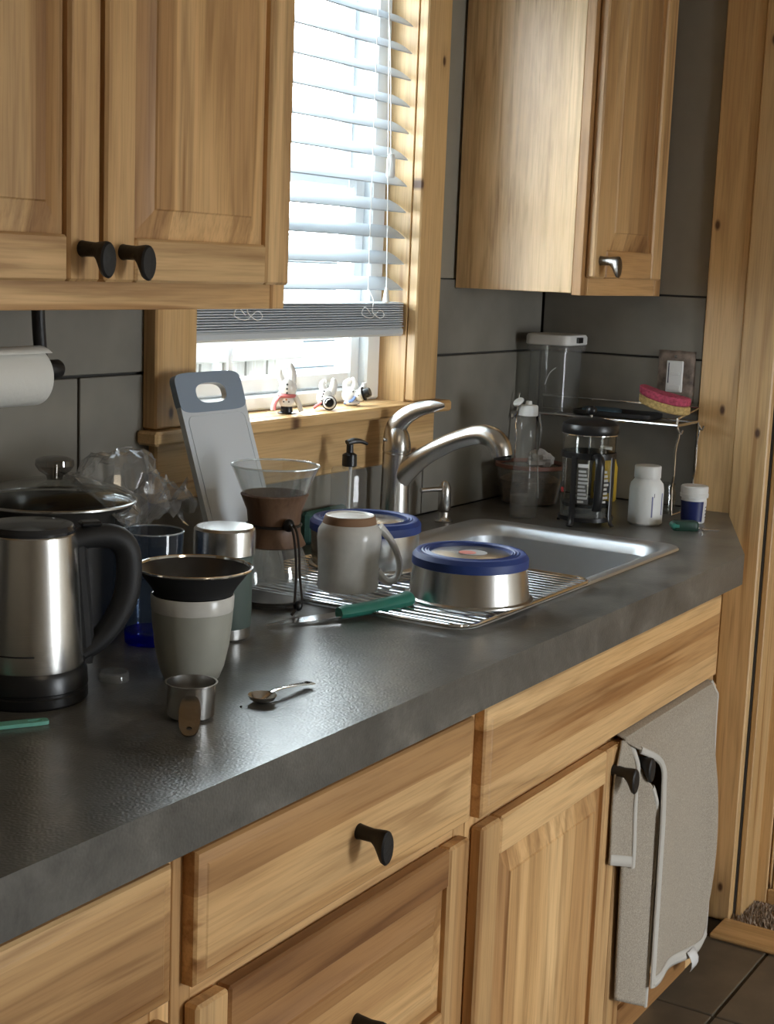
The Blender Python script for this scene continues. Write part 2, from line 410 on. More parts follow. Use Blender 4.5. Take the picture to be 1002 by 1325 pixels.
# ------------------------------------------------------------------ room shell
fl = struct('floor', MB().box(-2.5, 3.6, -4.0, 0.0, FL-0.1, FL-0.004, 0), 'grout', smooth=False)
tmesh = None; T = 0.327
for i in range(14):
    for j in range(10):
        x0 = 2.63 - (i-1)*T; y0 = -0.67 - (j)*T + T
        if x0 + T > 2.97 and i == 0: x1 = 2.948
        else: x1 = x0 + T - 0.007
        if tmesh is None or i == 0:
            o = obj('floor_tile', MB().box(0, x1-x0, 0, T-0.007, -0.006, 0.0, 0.0015), 'floor_tile', fl, local=True, ang=20)
            if i: tmesh = o.data
        else: o = obj('floor_tile', None, None, fl, mesh=tmesh)
        o.location = (x0, y0, FL)
struct('ceiling', MB().box(-2.5, 3.6, -4.0, 0.0, 1.49, 1.55, 0), 'ceiling_paint', smooth=False)
# window wall with its opening
WX0, WX1, WZ0, WZ1 = 1.81, 2.473, 0.215, 1.19
wb = MB()
wb.box(-2.5, WX0-0.02, 0.0, 0.13, FL, 1.5, 0).box(WX1+0.02, 3.6, 0.0, 0.13, FL, 1.5, 0).box(WX0-0.02, WX1+0.02, 0.0, 0.13, FL, WZ0-0.02, 0).box(WX0-0.02, WX1+0.02, 0.0, 0.13, WZ1+0.02, 1.5, 0)
wall_w = struct('wall_window', wb, 'tile_joint', smooth=False)
def tile(parent, axis, a0, a1, z0, z1, mat='slate_tile'):
    g = 0.0022
    if axis == 'x': m = MB().box(a0+g, a1-g, -0.010 - random.uniform(0, .0012), 0.0, z0+g, z1-g, 0.0012)
    else: m = MB().box(WR-0.010-random.uniform(0, .0012), WR, a0+g, a1-g, z0+g, z1-g, 0.0012)
    o = obj('wall_tile', m, mat, parent, ang=20); return o
J1, J2 = 0.3205, 0.4545
for a0, a1 in ((0.36, 0.966), (0.966, 1.573), (1.573, 1.728)): tile(wall_w, 'x', a0, a1, 0.0, J1)
for a0, a1 in ((0.66, 1.268), (1.268, 1.728)): tile(wall_w, 'x', a0, a1, J1, 0.47)
for a0, a1 in ((1.728, 2.132), (2.132, 2.559)): tile(wall_w, 'x', a0, a1, 0.0, 0.20)
tile(wall_w, 'x', 2.559, WR-0.011, 0.0, J1); tile(wall_w, 'x', 2.559, WR-0.011, J1, J2+0.02)
obj('wall_panel', MB().box(2.559, WR-0.001, -0.006, 0.0, J2+0.02, 1.49, 0.0005), 'wall_paint', wall_w)
obj('wall_panel', MB().box(-2.5, 1.728, -0.006, 0.0, 0.47, 1.49, 0.0005), 'wall_paint', wall_w)
# right wall with the doorway
wr = struct('wall_right', MB().box(WR, WR+0.18, -0.56, 0.0, FL, 1.5, 0).box(WR, WR+0.18, -4.0, -1.42, FL, 1.5, 0).box(WR, WR+0.18, -1.42, -0.56, 1.16, 1.5, 0), 'tile_joint', smooth=False)
tile(wr, 'y', -0.396, -0.0115, 0.0, J1); tile(wr, 'y', -0.396, -0.0115, J1, J2)
obj('wall_panel', MB().box(WR-0.009, WR, -0.396, -0.007, J2+0.002, 1.49, 0.0005), 'wall_paint', wr)
obj('wall_panel', MB().box(WR-0.008, WR, -4.0, -1.52, FL, 1.49, 0.0005), 'room_paint', wr)
wl = struct('wall_left', MB().box(-2.6, -2.5, -4.0, 0.0, FL, 1.5, 0), 'room_paint', smooth=False)
DX0, DX1, DZ0, DZ1 = 1.68, 2.42, FL+0.13, FL+1.77  # unseen door opening, added and sized to let in fill light
wbk = MB().box(-2.5, DX0, -4.1, -4.0, FL, 1.5, 0).box(DX1, 3.6, -4.1, -4.0, FL, 1.5, 0).box(DX0, DX1, -4.1, -4.0, FL, DZ0, 0).box(DX0, DX1, -4.1, -4.0, DZ1, 1.5, 0)
struct('wall_back', wbk, 'room_paint', smooth=False)
gd = struct('fill_door', MB().box(DX0, DX0+.04, -4.08, -4.03, DZ0, DZ1, .003).box(DX1-.04, DX1, -4.08, -4.03, DZ0, DZ1, .003).box(DX0+.04, DX1-.04, -4.08, -4.03, DZ0, DZ0+.04, .003).box(DX0+.04, DX1-.04, -4.08, -4.03, DZ1-.04, DZ1, .003), 'vinyl', label='added white door frame around the fill opening behind the viewpoint')
struct('ground_back', MB().box(-6, 12, -12, -4.12, FL-.3, FL-.15, 0), 'gravel', smooth=False)
# door casing boards on the right wall (pine), wood threshold, door
t1 = struct('trim_1', MB().box(WR-0.018, WR, -0.482, -0.397, FL, 1.49, 0.002), 'pine_zy')
struct('trim_5', MB().box(WR+.001, 3.186, -0.574, -0.5605, FL, 1.16, 0.002), 'pine_z', label='pine door jamb')
t2 = struct('trim_2', MB().box(WR-0.024, WR, -0.556, -0.4825, FL, 1.49, 0.003), 'pine_zy')
struct('trim_3', MB().box(WR-0.024, WR, -1.52, -1.42, FL, 1.49, 0.003), 'pine_zy')
struct('trim_4', MB().box(2.95, 3.05, -1.42, -0.545, FL, FL+0.012, 0.004), 'pine_y', label='wooden threshold strip of the doorway')
door = struct('door_1', MB().box(3.185, 3.205, -1.41, -0.565, FL+0.012, 1.15, 0.001), 'pine_zy', label='pine panelled door beyond the threshold')
def dbox(n, y0, y1, z0, z1, mat, d=0.0): obj(n, MB().box(3.172+d, 3.186, y0, y1, z0, z1, 0.003), mat, door)
dbox('stile', -0.60, -0.566, FL+0.012, 1.15, 'pine_zy'); dbox('stile', -1.41, -1.30, FL+0.012, 1.15, 'pine_zy'); dbox('stile', -1.0, -0.92, FL+0.10, 1.15, 'pine_zy')
dbox('rail', -1.30, -0.60, FL+0.012, FL+0.05, 'pine_y'); dbox('rail', -1.30, -0.60, -0.05, 0.07, 'pine_y')
for y0, y1 in ((-1.29, -1.01), (-0.91, -0.625)):
    for z0, z1 in ((FL+0.075, -0.065), (0.085, 1.0)):
        dbox('panel', y0, y1, z0, z1, 'pine_zy', 0.004)
for q in range(3): dbox('bead', -0.624+q*0.008, -0.618+q*0.008, FL+0.05, 1.1, 'pine_zy', 0.003-q*0.001)
# carpet behind the threshold: tufts nobody could count
cm = MB().box(3.05, 3.19, -1.42, -0.556, FL-0.004, FL+0.008, 0)
for _ in range(5200):
    x, y = random.uniform(3.052, 3.172), random.uniform(-1.415, -0.559); h = random.uniform(.006, .014); r = random.uniform(.002, .004); a = random.uniform(0, 6.28)
    cm.add([(x+r*math.cos(a+k*2.09), y+r*math.sin(a+k*2.09), FL+0.008) for k in range(3)] + [(x+random.uniform(-.003, .003), y+random.uniform(-.003, .003), FL+0.008+h)], [(0, 1, 3), (1, 2, 3), (2, 0, 3)])
o = obj('carpet', cm, 'carpet', smooth=False); o['kind'] = 'stuff'; tag(o, 'brown flecked carpet behind the doorway threshold', 'carpet')

# ------------------------------------------------------------------ window: jambs, casing, sill, vinyl frame, glass
win = struct('window_1', MB().box(WX0-0.02, WX0, -0.010, 0.13, WZ0, WZ1+.02, 0.001).box(WX1, WX1+0.02, -0.010, 0.13, WZ0, WZ1+.02, 0.001).box(WX0, WX1, -0.010, 0.13, WZ1, WZ1+0.02, 0.001), 'pine_z', label='window above the sink with pine jambs')
def wpart(n, m, mat, p=None, **k): return obj(n, m, mat, p or win, **k)
wpart('casing', MB().box(1.726, WX0+0.002, -0.032, -0.0105, 0.236, 1.30, 0.003), 'pine_z')
wpart('casing', MB().box(WX1+0.001, 2.561, -0.032, -0.0105, 0.236, 1.30, 0.003), 'pine_z')
wpart('casing', MB().box(1.726, 2.561, -0.032, -0.0105, 1.2105, 1.30, 0.003), 'pine_x')
wpart('back_band', MB().box(1.708, 1.7255, -0.038, -0.0105, 0.236, 1.30, 0.003), 'pine_z')
sill = wpart('sill', MB().box(1.695, 2.592, -0.052, -0.0105, 0.213, 0.2345, 0.004).box(WX0+.001, WX1-.001, -0.02, 0.07, 0.2155, 0.2345, 0.0005), 'pine_sill')
wpart('apron', MB().box(1.722, 2.566, -0.028, -0.0105, 0.120, 0.2128, 0.003), 'pine_x')
VY0, VY1 = 0.047, 0.125
vf = wpart('frame', MB().box(WX0+.001, WX0+0.05, VY0, VY1, 0.236, WZ1, 0.004).box(WX1-0.050, WX1-.001, VY0, VY1, 0.236, WZ1, 0.004).box(WX0+.05, WX1-0.05, VY0, VY1, 0.236, 0.262, 0.004).box(WX0+.05, WX1-0.05, VY0, VY1, WZ1-0.05, WZ1, 0.004), 'vinyl')
sx0, sx1 = WX0+0.052, WX1-0.052
def sash(z0, z1, y):
    s = wpart('sash', MB().box(sx0, sx0+0.035, y, y+0.028, z0, z1, 0.004).box(sx1-0.035, sx1, y, y+0.028, z0, z1, 0.004).box(sx0+.035, sx1-.035, y, y+0.028, z0, z0+0.03, 0.004).box(sx0+.035, sx1-.035, y, y+0.028, z1-0.03, z1, 0.004), 'vinyl')
    wpart('pane', MB().box(sx0+.03, sx1-.03, y+.012, y+.0145, z0+.025, z1-.025, 0), 'pane_glass', s)
    return s
sash(0.263, 0.665, 0.062); sash(0.64, 1.14, 0.094)
wpart('muntin', MB().box(2.005, 2.017, 0.058, 0.0615, 0.29, 0.64, 0.001), 'vinyl')

# ------------------------------------------------------------------ blind
bl = thing('window_blind', 'pale horizontal slat blind half raised in the window', 'blind', (2.14, 0.02, 0.362), absolute=True)
tilt = math.radians(30); BX0, BX1 = WX0+0.012, WX1-0.006; yc = 0.018
sm = None
def slat_mb(w=0.046):
    top = []; n = 6
    pts = [(-w/2 + w*i/n, 0.0022*(1-(2*i/n-1)**2)) for i in range(n+1)]
    poly = [(y, z) for y, z in pts] + [(y, z-0.0022) for y, z in pts[::-1]]
    m = MB(); r0 = [Vector((BX0-2.14, y, z)) for y, z in poly]; r1 = [Vector((BX1-2.14, y, z)) for y, z in poly]
    return m.rings([r0, r1])
me0 = obj('slat', slat_mb(), 'blind_slat', bl, local=True); slat_mesh = me0.data
k = 0; z = 0.462
first = True
while z < 1.14:
    o = me0 if first else obj('slat', None, None, bl, mesh=slat_mesh); first = False
    o.location = (0, yc-0.02, z-0.362); o.rotation_euler = (tilt, 0, 0); z += 0.0488
for i in range(11):
    o = obj('slat', None, None, bl, mesh=slat_mesh); o.location = (random.uniform(-.001, .001), yc-0.02+random.uniform(-.0012, .0012), 0.3815+i*0.0043-0.362)
part('bottom_rail', MB().box(BX0-.001, BX1+.001, yc-0.026, yc+0.024, 0.362, 0.3785, 0.004), 'blind_slat', bl)
part('head_rail', MB().box(BX0, BX1, -0.006, 0.04, 1.145, 1.189, 0.003), 'blind_slat', bl)
for x in (1.955, 2.335):
    for y in (yc-0.025, yc+0.0245):
        part('ladder_cord', MB().tube([(x, y, 1.145), (x, y, 0.43)], 0.0009, 6), 'cord_white', bl)
    loop = [(x, yc-0.0265, 0.45), (x+.006, yc-.034, 0.43), (x+.004, yc-.034, 0.41), (x+.03, yc-.034, .397), (x+.045, yc-.034, .403), (x+.03, yc-.034, .412), (x, yc-.034, .398), (x-.03, yc-.033, .405), (x-.02, yc-.033, .418), (x, yc-.033, .405)]
    part('slack_cord', MB().tube(bez(loop, 5), 0.0009, 5), 'cord_white', bl)
part('lift_cord', MB().tube(bez([(2.335, -.012, 1.145), (2.37, -.013, .90), (2.385, -.014, .70)], 6), 0.0009, 6), 'cord_white', bl)
part('tassel', MB().lathe([(0, 0.045), (.006, .043), (.0078, .036), (.0085, .004), (.006, 0), (0, 0)], 14, (2.387, -.014, .655)), 'white_plastic', bl)
part('lift_cord', MB().tube(bez([(2.35, -.012, 1.145), (2.372, -.013, .80), (2.388, -.014, .455)], 6), 0.0009, 6), 'cord_white', bl)
part('tassel', MB().lathe([(0, 0.03), (.003, .028), (.0055, .012), (.007, .003), (.005, 0), (0, 0)], 14, (2.388, -.014, .425)), 'white_plastic', bl)
part('lift_cord', MB().tube(bez([(2.05, -.012, 1.145), (2.048, -.014, .80), (2.035, -.013, .60), (2.045, -.014, .47), (2.04, -.014, .44)], 6), 0.0009, 6), 'cord_white', bl)

# ------------------------------------------------------------------ outside
gr = struct('ground', MB().box(-6, 14, 0.14, 16, FL-0.5, FL-0.35, 0), 'gravel', smooth=False)
fence = thing('yard_fence', 'weathered grey wooden fence seen through the window', 'fence', (3.4, 1.55, FL-0.35), absolute=True)
part('beam', MB().box(1.6, 4.25, 1.48, 1.56, 0.165, 0.262, 0.006), 'weathered_x', fence)
x = 1.6; i = 0
fb = None
while x < 4.2:
    m = MB().box(x, x+0.118, 1.57, 1.592, FL-0.35, 0.285 + random.uniform(-.01, .012), 0.004)
    part('board', m, 'weathered_z', fence); x += 0.122
part('snow_cap', MB().tube(bez([(1.6 + .12*k, 1.53, .283 + .012*(k % 2)) for k in range(23)], 4), 0.022, 8), 'snow', fence)
shed = thing('garden_shed', 'pale blue white shed wall seen through the window', 'shed', (6.9, 3.5, FL-0.35), absolute=True)
part('wall', MB().box(4.35, 8.0, 2.30, 2.40, FL-0.35, 0.62, 0.004), 'shed_wall', shed)
for k_ in range(9): part('siding', MB().box(4.33, 8.0, 2.27, 2.30, -0.42+k_*.115, -0.42+k_*.115+.108, 0.008), 'shed_wall', shed)
part('corner_post', MB().box(4.27, 4.36, 2.24, 2.40, FL-0.35, 0.64, 0.004), 'shed_trim', shed)

# ------------------------------------------------------------------ cabinets
def knob_mb(x, y, z, s=1.0, side=0.0):
    prof = [(0, .0095, .0095, 0), (.004, .0088, .0088, 0), (.020, .0080, .0082, -.0005), (.026, .0095, .0115, -.003), (.031, .0115, .0160, -.007), (.035, .0130, .0200, -.0105), (.039, .0130, .0205, -.0115), (.041, .0110, .0180, -.0115), (.0415, .0001, .0001, -.0115)]
    m = MB(); rs = []
    for d, rx, rz, oz in prof:
        rs.append([Vector((x + s*rx*math.cos(a), y - s*d, z + s*(oz + rz*(math.sin(a) - 0.28*max(0, -math.sin(a))**2*abs(math.cos(a))*0))))
                   for a in [2*math.pi*i/20 for i in range(20)]])
    return m.rings(rs)
def raised_panel(x0, x1, z0, z1, y, wdt=0.04, gap=0.004, rise=0.010):
    # bevelled panel: flat field proud, sloping to the groove
    m = MB(); a = wdt
    rs = [[Vector(p) for p in ((x0+o, yy, z0+o), (x1-o, yy, z0+o), (x1-o, yy, z1-o), (x0+o, yy, z1-o))] for o, yy in ((0, y+0.012), (0, y+0.009), (gap, y+0.009), (a-.002, y+0.009-rise+.002), (a, y+0.009-rise))]
    n = len(rs)
    return m.rings(rs, cap=True)
def panel_door(cab, x0, x1, z0, z1, yf, knob=None, sw=0.055, mat_knob='iron', depth=0.02, hpanel=False):
    g = 0.001
    d = part('door', raised_panel(x0+sw-.004, x1-sw+.004, z0+sw-.004, z1-sw+.004, yf+0.001), 'hickory_x' if hpanel else 'hickory_z', cab, ang=15)
    for xx in ((x0, x0+sw), (x1-sw, x1)): part('stile', MB().box(xx[0], xx[1], yf, yf+depth, z0, z1, 0.0035), 'hickory_z', d)
    for zz in ((z0, z0+sw), (z1-sw, z1)): part('rail', MB().box(x0+sw+g, x1-sw-g, yf, yf+depth, zz[0], zz[1], 0.003), 'hickory_x', d)
    if knob: part('knob', knob_mb(knob[0], yf, knob[1]), mat_knob, d)
    return d
def drawer(cab, x0, x1, z0, z1, yf, knob=None, depth=0.02):
    m = MB(); rs = [[Vector(p) for p in ((x0+o, yy, z0+o), (x1-o, yy, z0+o), (x1-o, yy, z1-o), (x0+o, yy, z1-o))] for o, yy in ((0, yf+depth), (0, yf+.006), (.003, yf+.003), (.014, yf+.001), (.016, yf))]
    d = part('drawer', m.rings(rs), 'hickory_x', cab, ang=15)
    if knob: part('knob', knob_mb(knob[0], yf, knob[1]), 'iron', d)
    return d
TB = -0.795    # cabinet bottom above the toe space
def base_cab(name, label, x0, x1):
    c = thing(name, label, 'cabinet', ((x0+x1)/2, -0.3, FL), absolute=True, group='base cabinets under the counter')
    part('carcass', MB().box(x0+.001, x0+.016, YB+.022, -0.012, TB, -CT-.001, 0.0005).box(x1-.016, x1-.001, YB+.022, -0.012, TB, -CT-.001, 0.0005).box(x0+.016, x1-.016, YB+.022, -0.012, TB, TB+.015, 0.0005).box(x0+.016, x1-.016, -0.020, -0.012, TB+.015, -CT-.001, 0.0005), 'hickory_z', c)
    part('toe_kick', MB().box(x0+.001, x1-.001, -0.545, -0.53, FL, TB-.0005, 0.001), 'hickory_x', c)
    sw = 0.030
    for a, b_ in ((x0+.0005, x0+sw), (x1-sw, x1-.0005)): part('face_stile', MB().box(a, b_, YB, YB+.0215, TB, -CT-.001, 0.001), 'hickory_z', c)
    for a, b_ in ((TB, TB+.03), (-.262, -.205), (-.095, -CT-.001)): part('face_rail', MB().box(x0+sw+.0003, x1-sw-.0003, YB+.0005, YB+.0215, a, b_, 0.001), 'hickory_x', c)
    return c
cA = base_cab('base_cabinet', 'left base cabinet with one wide drawer at the lower left corner', 0.45, 1.064)
drawer(cA, 0.48, 1.046, -0.221, -0.080, YD)
panel_door(cA, 0.48, 1.046, -0.79, -0.242, YD, knob=(0.52, -0.30))
cB = base_cab('base_cabinet', 'middle base cabinet of stacked drawers beside the towel cabinet', 1.065, 1.666)
drawer(cB, 1.082, 1.650, -0.222, -0.080, YD, knob=(1.372, -0.148))
for z0, z1 in ((-0.520, -0.243), (-0.79, -0.541)):
    panel_door(cB, 1.084, 1.648, z0, z1, YD, knob=(1.381, z0 + 0.5*(z1-z0) - 0.005), sw=0.052, hpanel=True)
cC = base_cab('base_cabinet', 'right sink base cabinet with false drawer front and two panelled doors', 1.667, 2.610)
drawer(cC, 1.681, 2.594, -0.229, -0.076, YD)
panel_door(cC, 1.682, 2.150, -0.79, -0.243, YD, knob=(2.121, -0.281))
panel_door(cC, 2.157, 2.594, -0.79, -0.243, YD, knob=(2.188, -0.281))
# pine return panel between the cabinet end and the door trim
a = Vector((2.620, -0.612, 0)); b_ = Vector((3.049, -0.478, 0)); n_ = Vector((-(b_-a).y, (b_-a).x, 0)).normalized()*0.018
rp = MB().rings([[a+Vector((0, 0, zz)), b_+Vector((0, 0, zz)), b_+n_+Vector((0, 0, zz)), a+n_+Vector((0, 0, zz))] for zz in (TB, -CT-.001)])
tag(obj('return_panel', rp, 'pine_zy', ang=20), 'angled pine end panel between the sink cabinet and the door trim', 'panel')

# upper cabinets
def upper_cab(label, x0, x1, z0, z1, yfr, stile=0.032):
    c = thing('wall_cabinet', label, 'cabinet', ((x0+x1)/2, -0.15, z0), absolute=True, group='wall cabinets beside the window')
    part('carcass', MB().box(x0+.001, x1-.001, yfr+.0195, -0.012, z0+.004, z1, 0.001), 'hickory_side', c)
    for a, b_ in ((x0, x0+stile), (x1-stile, x1)): part('face_stile', MB().box(a, b_, yfr, yfr+.019, z0, z1, 0.001), 'hickory_z', c)
    for a, b_ in ((z0, z0+.045), (z1-.04, z1)): part('face_rail', MB().box(x0+stile+.0003, x1-stile-.0003, yfr+.0004, yfr+.019, a, b_, 0.001), 'hickory_x', c)
    return c
uL = upper_cab('wall cabinet left of the window with two black knobs', 0.865, 1.681, 0.430, 1.25, -0.290)
panel_door(uL, 0.885, 1.293, 0.463, 1.235, -0.310, knob=(1.263, 0.500), sw=0.052)
panel_door(uL, 1.301, 1.664, 0.463, 1.235, -0.310, knob=(1.331, 0.498), sw=0.052)
uR = upper_cab('wall cabinet right of the window with wide sunlit side panel', 2.653, 3.060, 0.452, 1.25, -0.290)
panel_door(uR, 2.668, 3.012, 0.486, 1.235, -0.310, knob=(2.694, 0.520), sw=0.055, mat_knob='pewter')

# ------------------------------------------------------------------ counter top with sink cut-out
SX0, SX1, SY0, SY1 = 1.752, 2.598, -0.560, -0.122     # outer rim of the sink
HX0, HX1, HY0, HY1 = SX0+.012, SX1-.012, SY0+.012, SY1-.012
def counter_mb():
    xs = [0.30, HX0, HX1, 2.612]
    m = MB()
    out = [(0.30, -0.0115), (0.30, YF), (2.612, YF), (WR-.0125, -0.478), (WR-.0125, -0.0115)]
    # top and bottom faces as strips around the hole
    hole = [(HX0, HY0), (HX1, HY0), (HX1, HY1), (HX0, HY1)]
    for zz, flip in ((0.0, False), (-CT, True)):
        V = [(x, y, zz) for x, y in out] + [(x, y, zz) for x, y in hole] + [(HX0, YF, zz), (HX1, YF, zz), (HX0, -.0115, zz), (HX1, -.0115, zz)]
        F = [(0, 1, 9, 11)[::1], (9, 10, 6, 5), (8, 7, 12, 11), (10, 2, 3, 4, 12)]
        if flip: F = [f[::-1] for f in F]
        m.add(V, F)
    V = [(x, y, zz) for zz in (0.0, -CT) for x, y in out]; m.add(V, [(i, 5+i, 5+(i+1) % 5, (i+1) % 5) for i in range(5)])
    V = [(x, y, zz) for zz in (0.0, -CT) for x, y in hole]; m.add(V, [(i, (i+1) % 4, 4+(i+1) % 4, 4+i) for i in range(4)])
    return m
o = obj('countertop', counter_mb(), 'dark_concrete', ang=20); tag(o, 'dark grey concrete countertop running below the window', 'countertop')

# ------------------------------------------------------------------ sink
sk = thing('kitchen_sink', 'stainless steel drop-in sink in the concrete counter', 'sink', ((SX0+SX1)/2, (SY0+SY1)/2, -0.19), absolute=True)
def loop3(x0, x1, y0, y1, r, z, n=7): return [Vector((x, y, z)) for x, y in rrect(x0, x1, y0, y1, r, n)]
rim = MB().rings([loop3(SX0, SX1, SY0, SY1, .045, .0004), loop3(SX0+.002, SX1-.002, SY0+.002, SY1-.002, .045, .0042), loop3(SX0+.010, SX1-.010, SY0+.010, SY1-.010, .048, .0055), loop3(SX0+.016, SX1-.016, SY0+.016, SY1-.016, .05, .0035), loop3(SX0+.024, SX1-.024, SY0+.024, SY1-.024, .052, .002),
                  loop3(SX0+.030, SX1-.030, SY0+.030, SY1-.030, .055, -.004), loop3(SX0+.034, SX1-.034, SY0+.034, SY1-.034, .06, -.02)], cap=False)
part('rim', rim, 'steel_sink', sk)
bowl = MB().rings([loop3(SX0+.034, SX1-.034, SY0+.034, SY1-.034, .06, -.02), loop3(SX0+.042, SX1-.042, SY0+.042, SY1-.042, .06, -.15), loop3(SX0+.050, SX1-.050, SY0+.050, SY1-.050, .06, -.175), loop3(SX0+.075, SX1-.075, SY0+.075, SY1-.075, .05, -.187), loop3(2.13, 2.21, -.38, -.30, .0399, -.190)], cap=False)
part('basin', bowl, 'steel_sink', sk)
part('drain', MB().lathe([(.046, -.1895), (.044, -.187), (.036, -.189), (.034, -.20), (0, -.20)], 28, (2.17, -.34, 0)), 'chrome', sk)

# wire drying rack lying across the sink
rk = thing('drying_rack', 'wire drying rack across the sink holding upturned dishes', 'rack', (1.94, -0.34, 0.005), absolute=True)
RX0, RX1, RY0, RY1 = 1.742, 2.165, -0.566, -0.116
part('frame', MB().tube([(x, y, 0.0090) for x, y in rrect(RX0, RX1, RY0, RY1, .03, 5)], 0.0030, 8, closed=True), 'chrome', rk)
nr = 24
for i in range(nr):
    x = RX0 + 0.014 + (RX1-RX0-0.028)*i/(nr-1)
    part('rod', MB().tube([(x, RY0+.001, .0092), (x, RY1-.001, .0092)], 0.0020, 6), 'chrome', rk)
TOPR = 0.0118

# ------------------------------------------------------------------ faucet
fa = thing('faucet', 'brushed nickel single-lever faucet behind the sink', 'faucet', (2.335, -0.083, 0.0), absolute=True)
FX, FY = 2.335, -0.083
part('body', MB().lathe([(0, 0), (.031, 0), (.0315, .004), (.029, .012), (.0275, .03), (.0262, .12), (.0258, .152), (.0245, .1535), (.0245, .156)], 32, (FX, FY, 0)), 'steel_nickel', fa)
pth = bez([(FX, FY+.004, .100), (FX, FY-.025, .126), (FX, FY-.065, .156), (FX, FY-.12, .186), (FX, FY-.170, .203), (FX, FY-.198, .200), (FX, FY-.214, .186), (FX, FY-.220, .168)], 7)
part('spout', MB().tube(pth, [(a_, b2) for a_, b2 in zip(lerpr([.030, .022, .0175, .0165, .018, .0195, .020, .0185], 7), lerpr([.024, .020, .0165, .0165, .0185, .0205, .021, .020], 7))], 24), 'steel_nickel', fa)
part('aerator', MB().lathe([(0, 0), (.015, 0), (.017, .003), (.017, .006)], 24, (FX, FY-.2205, .1625)), 'black_plastic', fa)
cap = MB().lathe([(.0262, .1565), (.0268, .160), (.0255, .172), (.022, .188), (.016, .200), (.008, .2065), (0, .208)], 32, (FX, FY, 0))
lev = bez([(FX, FY+.006, .180), (FX, FY+.003, .200), (FX, FY-.016, .222), (FX, FY-.045, .238), (FX, FY-.075, .2455), (FX, FY-.098, .249)], 7)
part('lever', cap.tube(lev, [(a_, b2) for a_, b2 in zip(lerpr([.021, .017, .0115, .0075, .0050, .0012], 7), lerpr([.021, .020, .017, .014, .0110, .0030], 7))], 20), 'steel_nickel', fa)
part('set_screw', MB().blob((FX-.0235, FY+.014, .178), .0035), 'chrome', fa)

sp_ = thing('soap_pump', 'small brushed nickel soap pump beside the faucet', 'soap pump', (2.520, -0.085, 0.0), rz=0, absolute=True)
PX, PY = 2.520, -0.085
part('collar', MB().lathe([(0, 0), (.018, 0), (.018, .003), (.0125, .006), (.0105, .01), (.0105, .02)], 24, (PX, PY, 0)), 'steel_nickel', sp_)
part('head', MB().lathe([(.0100, .02), (.0125, .024), (.0128, .062), (.0115, .071), (.007, .079), (0, .0825)], 24, (PX, PY, 0)), 'steel_nickel', sp_)
part('nozzle', MB().tube([(PX-.008, PY+.003, .066), (PX-.03, PY+.012, .0665), (PX-.056, PY+.022, .066)], [.0052, .0048, .0045], 12), 'steel_nickel', sp_)

# ------------------------------------------------------------------ round wares
def ware(name, label, cat, loc, rz=0.0, group=None): return thing(name, label, cat, loc, rz, group)
# electric kettle
kt = ware('electric_kettle', 'brushed steel electric kettle with black base and handle', 'kettle', (1.167, -0.324, 0), math.radians(-32))
part('base', MB().lathe([(0, 0), (.062, 0), (.0645, .003), (.0645, .012), (.063, .0135), (.063, .016), (.0645, .0175), (.0635, .034), (.060, .040), (0, .040)], 48), 'black_plastic', kt)
bd = part('body', MB().lathe([(.0590, .040), (.0592, .044), (.0575, .075), (.0545, .130), (.0515, .180), (.0508, .188), (.0485, .1905)], 64), 'steel', kt)
part('water_mark', MB().lathe([(.0590, .0595), (.05915, .0597), (.0589, .0610)], 20, (0, 0, 0), math.radians(190), math.radians(262)), 'black_matte', bd)
part('lid', MB().lathe([(.0495, .1895), (.050, .193), (.047, .198), (.030, .2005), (0, .201)], 48), 'smoke_plastic', kt)
kh = bez([(.046, 0, .176), (.070, 0, .1805), (.096, 0, .178), (.1105, 0, .163), (.1135, 0, .136), (.109, 0, .106), (.093, 0, .076), (.074, 0, .056), (.058, 0, .046)], 6)
part('handle', MB().tube(kh, [(x_, .0150) for x_ in lerpr([.012, .0135, .0145, .0150, .0150, .0145, .0135, .012, .009], 6)], 14, up=(0, 0, 1)), 'black_matte', kt)
part('grip_strip', MB().tube(bez([(.054, 0, .180), (.058, 0, .130), (.062, 0, .085), (.064, 0, .054), (.062, 0, .036)], 4), [(.0095, .013)]*17, 10, up=(1, 0, 0)), 'black_matte', kt)
part('lid_button', MB().box(.056, .080, -.009, .009, .1925, .1985, .002), 'black_plastic', kt)
# mint utensil handle
mh = thing('plastic_scoop', 'mint green plastic scoop with a hole in its handle', 'scoop', (1.068, -0.385, 0.0), rz=math.radians(-31))
def capsule_hole(x0, x1, r, hx, hr):
    return arc(x1-r, 0, r, -90, 90, 8) + [(x0, r*.85), (x0, -r*.85)]
outer = capsule_hole(-.07, .046, .0075, .034, .003)
hole = [(.036 + .0045*math.cos(t_), .0028*math.sin(t_)) for t_ in [2*math.pi*i/12 for i in range(12)]]
def plate_with_hole(outer_fn, hole_fn, n, d, M=None):
    o1 = [outer_fn(2*math.pi*i/n) for i in range(n)]; h1 = [hole_fn(2*math.pi*i/n) for i in range(n)]
    vs = [Vector((x, y, z)) for z in (0, d) for L_ in (o1, h1) for x, y in L_]
    if M: vs = [M @ v for v in vs]
    fs = []
    for i in range(n):
        j = (i+1) % n
        fs += [(i, n+i, n+j, j), (2*n+i, 2*n+j, 3*n+j, 3*n+i), (i, j, 2*n+j, 2*n+i), (n+i, 3*n+i, 3*n+j, n+j)]
    return vs, fs
def super_pt(cx, cy, a_, b2, e):
    def f(t):
        c, s = math.cos(t), math.sin(t)
        return (cx + a_*math.copysign(abs(c)**e, c), cy + b2*math.copysign(abs(s)**e, s))
    return f
vs_, fs_ = plate_with_hole(super_pt(-.012, 0, .060, .0075, .30), super_pt(.034, 0, .0075, .003, .7), 48, .004, Matrix.Translation((0, 0, .0005)))
part('handle', MB().add(vs_, fs_), 'mint', mh)
